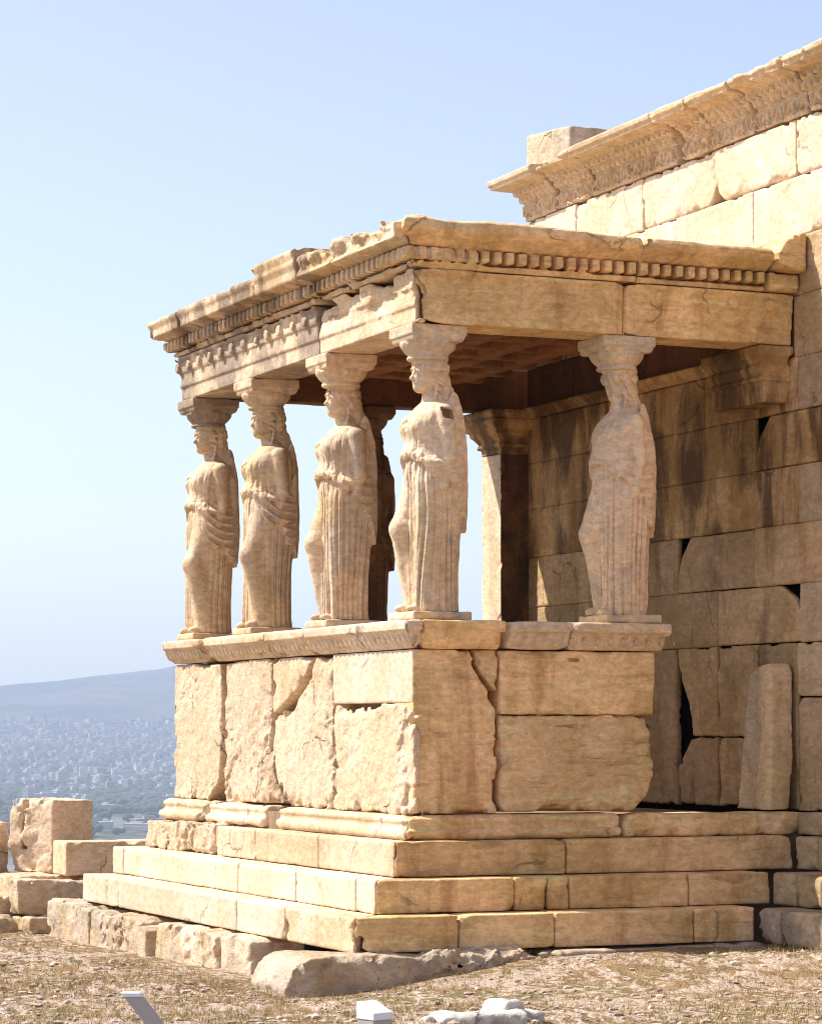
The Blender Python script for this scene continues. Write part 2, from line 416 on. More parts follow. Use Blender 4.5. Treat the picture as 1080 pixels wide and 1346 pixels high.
# base moulding
bm = group_part('base_moulding', porch)
PB = [(-.3, .88), (.10, .88), (.125, .90), (.13, .935), (.115, .96), (.085, .972), (.08, 1.0), (.095, 1.02), (.09, 1.045), (.05, 1.062), (.03, 1.068), (-.3, 1.068)]
for i, (sd_, a, b, c) in enumerate([('S', -2.70, .14, .03), ('S', -4.6, -3.05, .10), ('S', -5.95, -4.62, .10)]):
    course('moulding_block', M['marble'], bm, PB, sd_, a+g, b-g, h=.014, rnd=.01 if i == 0 else .05, rough=.003 if i == 0 else .03,
           f=3, chip=c, seed=160+i)
course('moulding_block', M['veined'], bm, PB, 'E', -.14, 1.735, h=.014, rough=.003, chip=.05, seed=165)
slab('moulding_block', M['veined'], bm, 'E', [(1.765, .882), (3.40, .882), (3.40, 1.06), (2.0, 1.065), (1.82, 1.055), (1.765, 1.0)], -.25, .12, rnd=.03, rough=.012, chip=.05, seed=166)
course('moulding_block', M['marble'], bm, PB, 'W', .1, L-.05, h=.03, seed=167)

# orthostats of the podium, from the photograph's outlines on its two faces
pod = group_part('podium_wall', porch)
ZT, Z0 = 2.345, 1.074
zz = lambda t: Z0+(ZT-Z0)*t
def orth(mat, fr, poly, o0, o1, **kw):
    k = dict(h=.014, rnd=.01, rough=.006, chip=.04); k.update(kw)
    return slab('podium_slab', M[mat], pod, fr, poly, o0, o1, **k)
orth('hewn', 'S', [(-5.81, ZT), (-4.49, ZT-.02), (-4.45, 1.95), (-4.46, 1.55), (-4.53, 1.28), (-4.80, 1.085), (-5.81, Z0)], -.34, .0, rough=.008, f=2.2, oct_=6, hew=.016, seed=201)
orth('hewn', 'S', [(-4.36, ZT-.01), (-3.15, ZT), (-3.13, 1.6), (-3.10, 1.2), (-3.02, 1.09), (-4.30, Z0), (-4.38, 1.25), (-4.42, 1.5)], -.34, .0, rough=.012, f=2.6, oct_=6, hew=.024, chip=.06, seed=202)
orth('marble', 'S', [(-3.11, ZT), (-2.18, ZT), (-2.30, 2.20), (-2.60, 2.03), (-2.90, 1.93), (-3.09, 1.86)], -.34, .0, rough=.006, seed=203)
orth('hewn', 'S', [(-2.06, ZT-.02), (-1.70, ZT), (-1.69, 1.85), (-1.70, 1.4), (-1.66, Z0), (-2.75, Z0), (-2.98, 1.30), (-3.08, 1.55), (-3.07, 1.80), (-2.86, 1.88), (-2.52, 1.98), (-2.22, 2.15)], -.34, .0, rough=.014, f=3., oct_=6, hew=.030, chip=.07, seed=204)
orth('new', 'S', [(-1.68, ZT), (-.012, ZT), (-.012, 1.935), (-1.66, 1.935)], -.30, .004, rough=.001, rnd=.006, chip=.0, seed=205)
orth('hewn', 'S', [(-1.60, 1.928), (-1.30, 1.93), (-.30, 1.93), (-.08, 1.90), (.045, 1.83), (.03, 1.5), (.045, 1.3), (0.02, Z0), (-1.63, Z0), (-1.57, 1.45)], -.055, .02, rough=.016, f=3., oct_=6, hew=.036, chip=.05, seed=206)
orth('veined', 'E', [(.0, 1.93), (.0, ZT), (.50, ZT), (.515, 2.22), (.56, 2.12), (.66, 2.0), (.70, 1.93), (.705, 1.6), (.71, Z0+.005), (.0, Z0+.005)], -.34, -.004, rough=.005, seed=207)
orth('veined', 'E', [(.525, ZT), (.715, ZT), (.715, 2.02), (.67, 2.06), (.58, 2.17), (.54, 2.25)], -.34, -.002, rough=.004, seed=209)
orth('veined', 'E', [(.735, ZT), (2.10, ZT), (2.10, 1.845), (.735, 1.845)], -.34, .006, rough=.003, rnd=.01, chip=.015, seed=210,
     extra=lambda X, Y, Z, d: np.maximum(d, -np.maximum(np.maximum(np.abs(Y-1.38)-.05, np.abs(Z-2.275)-.014), -.05-X)))
orth('diag', 'E', [(.735, 1.838), (2.06, 1.838), (2.09, 1.55), (2.085, 1.35), (2.03, 1.20), (1.92, 1.10), (1.88, Z0+.01), (.77, Z0+.015), (.735, 1.15)], -.34, .004, rough=.008, f=3, rnd=.03, hew=.010, chip=.06, seed=211)
slab('podium_slab', M['marble'], pod, 'W', rect(.35, L-.1, Z0, ZT), -.34, 0, h=.04, seed=212)

# parapet moulding on top of the podium
par = group_part('parapet_moulding', porch)
PP = [(-.42, 2.352), (.012, 2.352), (.02, 2.372), (.035, 2.38), (.07, 2.455), (.085, 2.465), (.085, 2.478), (.118, 2.49), (.122, 2.555), (.10, 2.572), (-.42, 2.572)]
egg = eggs(2.385, 2.462, .034, .10)
def darts(s, z, o, d):
    q = ((s/.115) % 1.0-.5)*.115
    e = (np.sqrt((q/.030)**2+((z-2.425)/.040)**2+((o-.085)/.05)**2)-1)*.030
    e2 = (np.sqrt((q/.014)**2+((z-2.42)/.030)**2+((o-.062)/.03)**2)-1)*.014
    return np.minimum(np.maximum(d, -e), e2)
for i, (a, b, c, mt) in enumerate([(-5.87, -4.73, .08, 'marble'), (-4.73, -3.02, .10, 'marble'), (-3.02, -2.07, .05, 'marble'), (-2.05, -.86, .04, 'new'), (-.86, .125, .02, 'new')]):
    course('moulding_block', M[mt], par, PP, 'S', a+g, b-g, h=.012, bumps=egg, rough=.004, chip=c, seed=220+i)
PE = [(-.42, 2.352), (.012, 2.352), (.05, 2.37), (.09, 2.46), (.11, 2.56), (.09, 2.572), (-.42, 2.572)]
course('moulding_block', M['new'], par, PP, 'E', -.125, .03, h=.012, bumps=egg, rough=.002, chip=.02, seed=226)
course('moulding_block', M['veined'], par, PE, 'E', .034, .74, h=.014, rough=.012, chip=.05, seed=227)
course('moulding_block', M['new'], par, PP, 'E', .775, 1.32, h=.012, bumps=eggs(2.385, 2.46, .016, .085), rough=.002, chip=.015, seed=228)
course('moulding_block', M['marble'], par, PP, 'E', 1.325, 2.20, h=.012, bumps=darts, rough=.004, rnd=.02, chip=.03, seed=229)
course('moulding_block', M['marble'], par, PP, 'W', .3, L-.1, h=.03, seed=230)

# architrave: three fasciae with a row of round bosses
arch = group_part('architrave', porch)
PA = [(-.46, 4.90), (-.035, 4.90), (-.035, 5.025), (-.018, 5.03), (-.018, 5.155), (0, 5.16), (0, 5.268), (.02, 5.285), (.03, 5.318), (-.46, 5.318)]
def boss(lo, hi, sp=.34, zc=5.215, ph=.0):
    def f(s, z, o, d):
        q = (((s+ph)/sp) % 1.0-.5)*sp
        b = np.maximum(np.sqrt(q*q+(z-zc)**2)-.05, np.abs(o-.0)-.034)
        return np.where((s > lo) & (s < hi), np.minimum(d, b), d)
    return f
def broken_top(k, z0=5.02, s0=-2.4, s1=-.05, axis=0):
    def e(x, y, z, seed):
        s = x if axis == 0 else y
        n = fbm(x, y, z, 3.2, 4, seed+9)
        return k*np.maximum(0, n+.18)*sstep(z0, z0+.18, z)*sstep(s0-.1, s0+.1, s)*(1-sstep(s1-.2, s1, s))
    return e
course('architrave_block', M['crust'], arch, PA, 'S', -5.9, -2.105, h=.014, bumps=boss(-5.8, -2.2, .31), rough=.006, chip=.05, seed=240, erode=broken_top(.035, 5.1, -4.9, -2.1))
course('architrave_block', M['marble'], arch, PA, 'S', -2.09, .05, h=.014, rough=.006, chip=.05, seed=241, erode=broken_top(.11, 5.0))
course('architrave_block', M['veined'], arch, [(-.46, 4.90), (-.012, 4.90), (-.004, 5.26), (.022, 5.285), (.03, 5.318), (-.46, 5.318)], 'E', -.05, 1.835, h=.014, rough=.012, f=3, chip=.05, seed=242)
course('architrave_block', M['veined'], arch, PA, 'E', 1.842, L-.012, h=.014, bumps=boss(2.1, 3.4, .34, ph=.05), rough=.003, chip=.03, seed=243)
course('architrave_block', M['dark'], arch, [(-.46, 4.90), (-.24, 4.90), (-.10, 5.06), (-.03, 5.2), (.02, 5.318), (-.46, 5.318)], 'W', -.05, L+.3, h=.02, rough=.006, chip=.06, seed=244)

# cornice: dentil band, soffit, corona
cor = group_part('cornice', porch)
PC = [(-.46, 5.324), (.035, 5.324), (.045, 5.355), (.055, 5.365), (-.08, 5.37), (-.08, 5.478), (.09, 5.485), (.12, 5.505), (.205, 5.520), (.215, 5.535), (.215, 5.60), (.24, 5.655), (.235, 5.69), (.15, 5.712), (-.46, 5.70)]
def ragged(k, zc, f=4.5):
    def e(x, y, z, seed):
        return k*np.maximum(0, fbm(x, y, z, f, 4, seed+5)+.10)*sstep(zc, zc+.09, z)
    return e
def lumpy(x, y, z, seed):                          # the shattered stretch beside the corner
    return .10*(fbm(x, y, z, 5.5, 4, seed+3)+.25)*sstep(5.53, 5.58, z)
for i, (a, b, mt, er, c) in enumerate([(-6.1, -5.18, 'cornice', ragged(.05, 5.64), .04), (-5.175, -3.05, 'cornice', ragged(.10, 5.63), .05),
        (-2.02, -1.25, 'cornice', lumpy, .10), (-1.245, .1, 'marble', lumpy, .07)]):
    course('cornice_block', M[mt], cor, PC, 'S', a+g, b-g, h=.013, bumps=dentils, rough=.006, chip=c, seed=250+i, erode=er, omax=.26)
PCf = PC[:-2]+[(.24, 5.70), (.255, 5.76), (.20, 5.80), (-.1, 5.80), (-.46, 5.70)]       # the block that keeps its full height
course('cornice_block', M['cornice'], cor, PCf, 'S', -3.046, -2.03, h=.013, bumps=dentils, rough=.003, chip=.05, seed=255, omax=.28)
PE2 = [(-.46, 5.324), (.035, 5.324), (.045, 5.355), (.055, 5.365), (-.08, 5.37), (-.08, 5.478), (.07, 5.485), (.10, 5.51), (.13, 5.53), (.19, 5.56), (.225, 5.60), (.23, 5.67), (.18, 5.70), (-.46, 5.70)]
def sag(x, y, z, seed):
    return ragged(.05, 5.62, 3)(x, y, z, seed)+.045*sstep(.2, 3, y)*sstep(5.6, 5.68, z)+.012*fbm(x, y, z, 6, 3, seed)*sstep(5.49, 5.52, z)
def dent_e(s, z, o, d): return dentils(s+.02, z, o, d, o1=.105, wd=.066)
course('cornice_block', M['veined'], cor, PE2, 'E', -.3, 1.93, h=.013, bumps=dent_e, rough=.008, chip=.05, seed=260, erode=sag, omax=.26)
course('cornice_block', M['veined'], cor, PE2, 'E', 1.934, 3.13, h=.013, bumps=dent_e, rough=.008, chip=.05, seed=261, erode=sag, omax=.26)
slab('cornice_block', M['veined'], cor, 'E', [(3.16, 5.50), (3.415, 5.48), (3.42, 5.80), (3.36, 5.81), (3.22, 5.72), (3.15, 5.62)], -.3, .23, rnd=.03, rough=.01, chip=.05, seed=262)
slab('cornice_block', M['veined'], cor, 'E', [(3.136, 5.326), (3.42, 5.326), (3.42, 5.476), (3.136, 5.476)], -.3, .10, rnd=.02, rough=.006, chip=.04, seed=264)
course('cornice_block', M['crust'], cor, PC, 'W', -.3, L+.3, h=.022, bumps=dentils, rough=.008, chip=.05, seed=263, omax=.26)

# ceiling slab with coffers
def ceil_c(X, Y, Z):
    return [np.abs(X+W/2)-(W/2-.45), np.abs(Y-L/2)-(L/2-.45)+0*X, np.abs(Z-5.36)-.21+0*X]
def coffer(X, Y, Z, d):
    px, py = .56, .50
    qx = np.abs(((X+W/2)/px) % 1.0-.5)*px; qy = np.abs(((Y-L/2)/py) % 1.0-.5)*py
    a = np.maximum(np.maximum(qx-.20, qy-.17), 5.0-Z); a = np.maximum(a, Z-5.24)
    b = np.maximum(np.maximum(qx-.155, qy-.125), Z-5.48)
    return np.maximum(d, -np.minimum(a, b))
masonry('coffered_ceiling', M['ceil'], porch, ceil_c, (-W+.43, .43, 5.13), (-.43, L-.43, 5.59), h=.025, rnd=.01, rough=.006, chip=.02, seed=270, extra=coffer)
V, Q = boxmesh(-W+.42, -.42, .42, L-.03, 5.58, 5.68); obj('roof_slab', V, Q, M['marble'], porch, smooth=False)

# anta at the porch's north-west corner and the anta capital at its north-east corner
anta = group_part('anta', porch)
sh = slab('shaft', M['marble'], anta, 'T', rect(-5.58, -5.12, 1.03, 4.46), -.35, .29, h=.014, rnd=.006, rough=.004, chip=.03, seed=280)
sh.data.materials.append(M['black'])                  # inner face near black: soot and its unlit look in one colour
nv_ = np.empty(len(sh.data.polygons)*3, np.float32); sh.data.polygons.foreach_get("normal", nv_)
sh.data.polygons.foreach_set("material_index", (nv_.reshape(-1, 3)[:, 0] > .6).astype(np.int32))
PK = [(0, 4.46), (.29, 4.46), (.29, 4.52), (.33, 4.53), (.33, 4.56), (.31, 4.575), (.345, 4.62), (.385, 4.66), (.385, 4.69), (.41, 4.70), (.45, 4.76), (.46, 4.79), (.44, 4.80), (.48, 4.84), (.48, 4.885), (0, 4.885)]
def cap_sdf(x0, x1, P, back=-.002):
    P = np.array(P)
    def comps(X, Y, Z):
        # outward distance measured round three sides of the block
        o = np.maximum(np.maximum((L-Y), (X-x1)+P[1][0]), (x0-X)+P[1][0])
        o, zb = np.broadcast_arrays(np.asarray(o, np.float32), np.asarray(Z, np.float32))
        return [poly2(o, zb, P), np.asarray(Y-L-back, np.float32)]
    return comps
masonry('capital', M['sooty'], anta, cap_sdf(-5.58, -5.12, PK, .35), (-5.8, L-.55, 4.43), (-4.86, L+.37, 4.92), h=.014, rnd=.006, rough=.003, chip=.03, seed=281)
PK2 = [(0, 4.43), (.25, 4.43), (.255, 4.60), (.285, 4.605), (.285, 4.635), (.265, 4.645), (.295, 4.70), (.295, 4.735), (.28, 4.742), (.32, 4.80), (.335, 4.81), (.335, 4.892), (0, 4.892)]
masonry('anta_capital', M['sooty'], porch, cap_sdf(-.92, -.10, PK2), (-1.1, L-.42, 4.4), (.10, L+.02, 4.92), h=.012, rnd=.006, rough=.003, chip=.03, seed=282)

# foundation of rough stones under the lowest step
fnd = group_part('foundation', porch)
FS = [  # along-south blocks (x0,x1,z0,z1,outer o), grey and broken
    (-6.75, -5.75, -.45, .09, .97, 'rubble'), (-5.72, -5.30, -.45, .08, 1.0, 'rubble'), (-5.27, -4.95, -.45, .07, .98, 'rubble'),
    (-4.92, -3.75, -.45, .06, 1.0, 'rubble'), (-3.70, -3.38, -.45, .02, 1.05, 'rubble'), (-3.33, -1.70, -.45, .075, 1.0, 'rubble'), (-1.66, -.95, -.45, .085, .97, 'rubble')]
for i, (a, b, z0, z1, o1, mt) in enumerate(FS):
    rr = .05 if i == 3 else .022
    slab('foundation_stone', M[mt], fnd, 'S', [(a, z0), (b, z0), (b-.03, z1-.03), (b-.1, z1), (a+.08, z1), (a, z1-.04)], .5, o1, h=.016, rnd=.02, rough=rr, f=3, chip=.07, hew=.03 if i == 3 else .022, seed=300+i)
slab('foundation_stone', M['rubble'], fnd, 'E', [(-1.40, -.4), (.62, -.4), (.62, .07), (.45, .092), (-1.0, .09), (-1.25, .085), (-1.36, .02), (-1.44, -.12)], .3, 1.05, h=.014, rnd=.006, rough=.04, f=2.6, hew=.05, chip=.06, seed=320, ridge=False)
slab('foundation_stone', M['rubble'], fnd, 'E', [(.68, -.3), (2.6, -.3), (2.6, .085), (.68, .085)], .3, .87, h=.025, rnd=.05, rough=.03, f=3, chip=.09, seed=321)
# ------------------------------------------------------------------ the temple behind: coursed ashlar wall, entablature, steps
XW = -5.12                                          # west end of the wall
temple = thing('temple', (0, L+.3, 0), 'tall ashlar temple wall with carved cornice rising behind the statue porch', 'temple')
V, Q = boxmesh(XW+.06, 7.9, L+.5, L+.95, .0, 6.78); obj('wall_core', V, Q, M['cavity'], temple, smooth=False)
V, Q = boxmesh(XW+.01, XW+.07, L+.03, L+.95, .02, 6.79); obj('wall_end', V, Q, M['wall'], temple, smooth=False)
rs = random.Random(5)
def wall_row(z0, z1, joints, mat, seed, odd=None, jit=.010, right=None, back=.06, **kw):
    row = group_part('wall_course', temple)
    for i in range(len(joints)-1):
        a, b = joints[i]-.002, joints[i+1]+.002
        o1 = rs.uniform(-jit, jit)*.5
        poly = rect(a, b, z0-.004, z1+.003)
        mm = right if right and a > -.1 else mat
        if odd and i in odd:
            poly = odd[i](a, b, z0+.002, z1-.003)
        k = dict(h=.012 if a < 1 else .03, rnd=.002, rough=.003, chip=.003, seed=seed+i); k.update(kw)
        slab('wall_block', M[mm], row, 'T', poly, -back, o1, **k)
P_ = 1.36
def js(off, lo=XW, hi=7.9):
    v = [lo]; x = off
    while x-P_ > lo+.3: x -= P_
    while x < hi-.2: v.append(x); x += P_
    v.append(hi); return v
cutTL = lambda dx, dz: (lambda a, b, c, d: [(a, c), (b, c), (b, d), (a+dx, d), (a+dx*.35, d-dz*.45), (a, d-dz)])
cutTR = lambda dx, dz: (lambda a, b, c, d: [(a, c), (b, c), (b, d-dz), (b-dx*.3, d-dz*.5), (b-dx, d), (a, d)])
cutBL = lambda dx, dz: (lambda a, b, c, d: [(a+dx, c), (b, c), (b, d), (a, d), (a, c+dz), (a+dx*.3, c+dz*.4)])
cutBR = lambda dx, dz: (lambda a, b, c, d: [(a, c), (b-dx, c), (b-dx*.4, c+dz*.4), (b, c+dz), (b, d), (a, d)])
A, B = -.02, -.69
jA, jB = js(A), js(B)
# orthostat zone 1.07-2.45 with the dark gash
zo = group_part('wall_course', temple)
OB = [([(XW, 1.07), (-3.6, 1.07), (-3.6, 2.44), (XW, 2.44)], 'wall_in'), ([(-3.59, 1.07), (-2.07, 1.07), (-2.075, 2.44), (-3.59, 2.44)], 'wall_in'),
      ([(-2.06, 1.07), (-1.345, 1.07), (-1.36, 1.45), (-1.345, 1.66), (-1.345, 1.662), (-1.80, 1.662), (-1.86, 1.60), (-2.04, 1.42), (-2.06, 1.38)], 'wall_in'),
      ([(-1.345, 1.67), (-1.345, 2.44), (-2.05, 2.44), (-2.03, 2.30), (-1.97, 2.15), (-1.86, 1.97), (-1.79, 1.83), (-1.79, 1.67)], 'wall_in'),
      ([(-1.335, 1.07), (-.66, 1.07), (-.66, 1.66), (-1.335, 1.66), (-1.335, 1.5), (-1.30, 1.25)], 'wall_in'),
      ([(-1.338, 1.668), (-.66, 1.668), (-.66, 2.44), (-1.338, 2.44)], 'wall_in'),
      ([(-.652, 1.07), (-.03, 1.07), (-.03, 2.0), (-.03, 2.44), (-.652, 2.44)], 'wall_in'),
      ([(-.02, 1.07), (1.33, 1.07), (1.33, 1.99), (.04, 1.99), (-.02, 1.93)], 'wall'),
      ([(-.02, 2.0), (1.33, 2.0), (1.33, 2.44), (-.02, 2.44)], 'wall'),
      (rect(1.34, 2.9, 1.07, 2.44), 'wall'), (rect(2.91, 4.5, 1.07, 2.44), 'wall'), (rect(4.51, 6.2, 1.07, 2.44), 'wall'), (rect(6.21, 7.9, 1.07, 2.44), 'wall')]
for i, (p, mt) in enumerate(OB):
    slab('wall_block', M[mt], zo, 'T', p, -.05, rs.uniform(-.004, .006), h=.013 if i < 9 else .03, rnd=.004, rough=.005, chip=.02, seed=400+i)
n_ = lambda js_, x: min(range(len(js_)-1), key=lambda i: abs(js_[i]-x))
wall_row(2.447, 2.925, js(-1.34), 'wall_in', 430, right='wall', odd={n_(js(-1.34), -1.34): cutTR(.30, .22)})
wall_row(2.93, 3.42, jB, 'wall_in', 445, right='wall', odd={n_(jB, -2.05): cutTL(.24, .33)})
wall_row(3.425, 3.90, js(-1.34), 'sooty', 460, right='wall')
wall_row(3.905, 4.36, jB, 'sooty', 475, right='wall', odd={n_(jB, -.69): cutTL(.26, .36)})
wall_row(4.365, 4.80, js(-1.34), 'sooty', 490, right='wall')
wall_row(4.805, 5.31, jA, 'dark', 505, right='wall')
wall_row(5.315, 5.80, jB, 'wall', 520)
wall_row(5.805, 6.305, js(-.66), 'new', 535, chip=.02, back=.4)
jT = js(-1.31)
wall_row(6.31, 6.79, jT, 'new', 550, odd={n_(jT, -2.67): cutBR(.13, .14), n_(jT, -1.31): cutBL(.13, .14), n_(jT, .05): cutBL(.05, .10)}, chip=.025, back=.4)
# moulding under the porch ceiling, along the inside of the wall
PM = [(-.02, 4.805), (.03, 4.805), (.035, 4.83), (.06, 4.84), (.075, 4.87), (.105, 4.88), (.11, 4.905), (-.02, 4.905)]
o_temple = lambda X, Y, Z: np.maximum(L-Y, -(X-XW))+0*Z
course('wall_moulding', M['sooty'], temple, PM, 'S', -5.0, -.50, h=.014, off=o_temple, rough=.004, chip=.05, seed=565)
# entablature: anthemion band, egg and dart, crowning cornice
ent = group_part('entablature', temple)
PT = [(-.5, 6.80), (.012, 6.80), (.02, 6.982), (.055, 6.986), (.065, 7.05), (.065, 7.056), (.105, 7.06), (.12, 7.115), (.12, 7.122), (.15, 7.13), (.275, 7.14), (.28, 7.175), (.30, 7.18), (.305, 7.225), (.27, 7.25), (-.5, 7.25)]
def carved(s, z, o, d):
    # palmettes and lotus: fans of ribs, alternately tall and narrow
    u = ((s/.21) % 1.0-.5)*.21; v = z-6.825
    a = np.arctan2(u, np.maximum(v, -.02)+.03)
    rr = np.sqrt(u*u+(v+.03)**2)
    fan = np.cos(a*11)*sstep(.04, .07, rr)*(1-sstep(.150, .165, rr))*(1-sstep(.085, .10, np.abs(u)))
    rim = np.exp(-((rr-.165)/.010)**2)
    band = sstep(6.815, 6.825, z)*(1-sstep(6.975, 6.985, z))*sstep(-.05, -.01, o)
    d = d-(.024*fan+.016*rim-.006)*band
    d = d-.05*(np.abs(np.sin(np.pi*s/.10))**.7-.75)*sstep(6.99, 6.998, z)*(1-sstep(7.04, 7.052, z))*sstep(-.05, 0, o)
    d = d-.05*(np.abs(np.sin(np.pi*s/.10+.8))**.7-.75)*sstep(7.064, 7.07, z)*(1-sstep(7.105, 7.118, z))*sstep(-.05, 0, o)
    return d
def fall(k, zc):
    def e(x, y, z, seed):
        return k*np.maximum(0, fbm(x, y, z, 3.5, 4, seed)+.05)*(.4+sstep(zc, zc+.15, z))
    return e
for i, (a, b, k, c) in enumerate([(-5.45, -4.45, .0, .02), (-4.44, -3.62, .06, .06), (-3.61, -1.98, .0, .02), (-1.97, -1.35, .07, .07), (-1.345, -.62, .02, .04), (-.61, .25, .05, .06), (.26, 1.5, .08, .08), (1.51, 3.2, .05, .06), (3.21, 5, .05, .05), (5.01, 7.9, .05, .05)]):
    course('entablature_block', M['marble'], ent, PT, 'S', a, b, h=.010 if b < 1.6 else .03, off=o_temple, bumps=carved, rough=.003 if k < .02 else .012,
           chip=c, seed=580+i, erode=fall(k, 6.9), omax=.34)
# west return of the wall, and the temple's own three steps at the foot
ts = [group_part('step', temple) for _ in range(3)]
for k, (o, z0, z1, x0) in enumerate([(.905, .09, .35, .84), (.60, .355, .605, .555), (.235, .61, .875, .292)]):
    cutx = [x0, x0+.35, x0+1.7, x0+3.3, 7.9]
    for i in range(4):
        a, b = cutx[i]+.006, cutx[i+1]-.006
        slab('step_block', M['crust' if k == 0 else 'wall'], ts[k], 'T', rect(a, b, z0, z1), -.1 if k == 2 else o-.55, o, h=.02, rnd=.025, rough=.006, chip=.05, seed=600+10*k+i)
slab('base_moulding', M['wall'], temple, 'T', rect(.13, 7.9, .88, 1.065), -.1, .11, h=.02, rnd=.03, rough=.008, chip=.05, seed=640)

# things on and against the temple
SP = np.array([(-.58, 1.075), (-.03, 1.075), (-.035, 1.5), (-.07, 2.20), (-.10, 2.27), (-.40, 2.25), (-.50, 2.19), (-.55, 1.7)])
def lean(X, Y, Z):
    o = (L-Y)-.155+.055*(Z-1.07)+.03*np.sin(X*11)+0*X
    s_, z_ = np.broadcast_arrays(np.asarray(X, np.float32), np.asarray(Z, np.float32)+0*o)
    return [poly2(s_, z_, SP), np.abs(o)-.10]
o = masonry('leaning_slab', M['slab'], None, lean, (-.95, L-.40, 1.06), (-.02, L+.02, 2.32), h=.014, rnd=.012, rough=.008, f=3, chip=.006, seed=650)
tag(o, 'upright broken marble slab leaning against the shaded temple wall beside the porch', 'slab')
V, Q = sdf_mesh((-5.62, L+.15, 7.22), (-4.50, L+1.0, 7.86), .02,
    lambda X, Y, Z: smax(smax(np.abs(X+5.06)-.50+0*Y, np.abs(Y-L-.55)-.35+0*X, .03), np.maximum(7.23-Z, Z-(7.74-.10*(X+5.06)))+0*X, .03),
    lambda x, y, z, d: .01*fbm(x, y, z, 4, 4, 7))
tag(obj('roof_block', V, Q, M['rubble']), 'squared loose stone block lying on top of the temple cornice', 'block')
# ------------------------------------------------------------------ the six draped statues that carry the roof
H_ST = 2.255
ZS = [0, .10, .30, .55, .80, 1.0, 1.15, 1.28, 1.42, 1.50, 1.57, 1.62, 1.66, 1.72]
AS = [.215, .205, .205, .215, .235, .245, .235, .205, .215, .228, .242, .215, .115, .062]
BS = [.185, .178, .178, .185, .195, .20, .19, .175, .185, .185, .160, .135, .095, .068]
CS = [.035, .035, .035, .04, .045, .045, .045, .035, .03, .035, .05, .055, .05, .035]
def capsule(X, Y, Z, a, b, ra, rb):
    a = np.array(a, np.float32); b = np.array(b, np.float32); e = b-a
    t = np.clip(((X-a[0])*e[0]+(Y-a[1])*e[1]+(Z-a[2])*e[2])/float(e@e), 0, 1)
    return np.sqrt((X-a[0]-t*e[0])**2+(Y-a[1]-t*e[1])**2+(Z-a[2]-t*e[2])**2)-(ra+(rb-ra)*t)
def ellip(X, Y, Z, c, r):
    x, y, z = (X-c[0])/r[0], (Y-c[1])/r[1], (Z-c[2])/r[2]
    k = np.sqrt(x*x+y*y+z*z)
    return (k-1)*min(r)
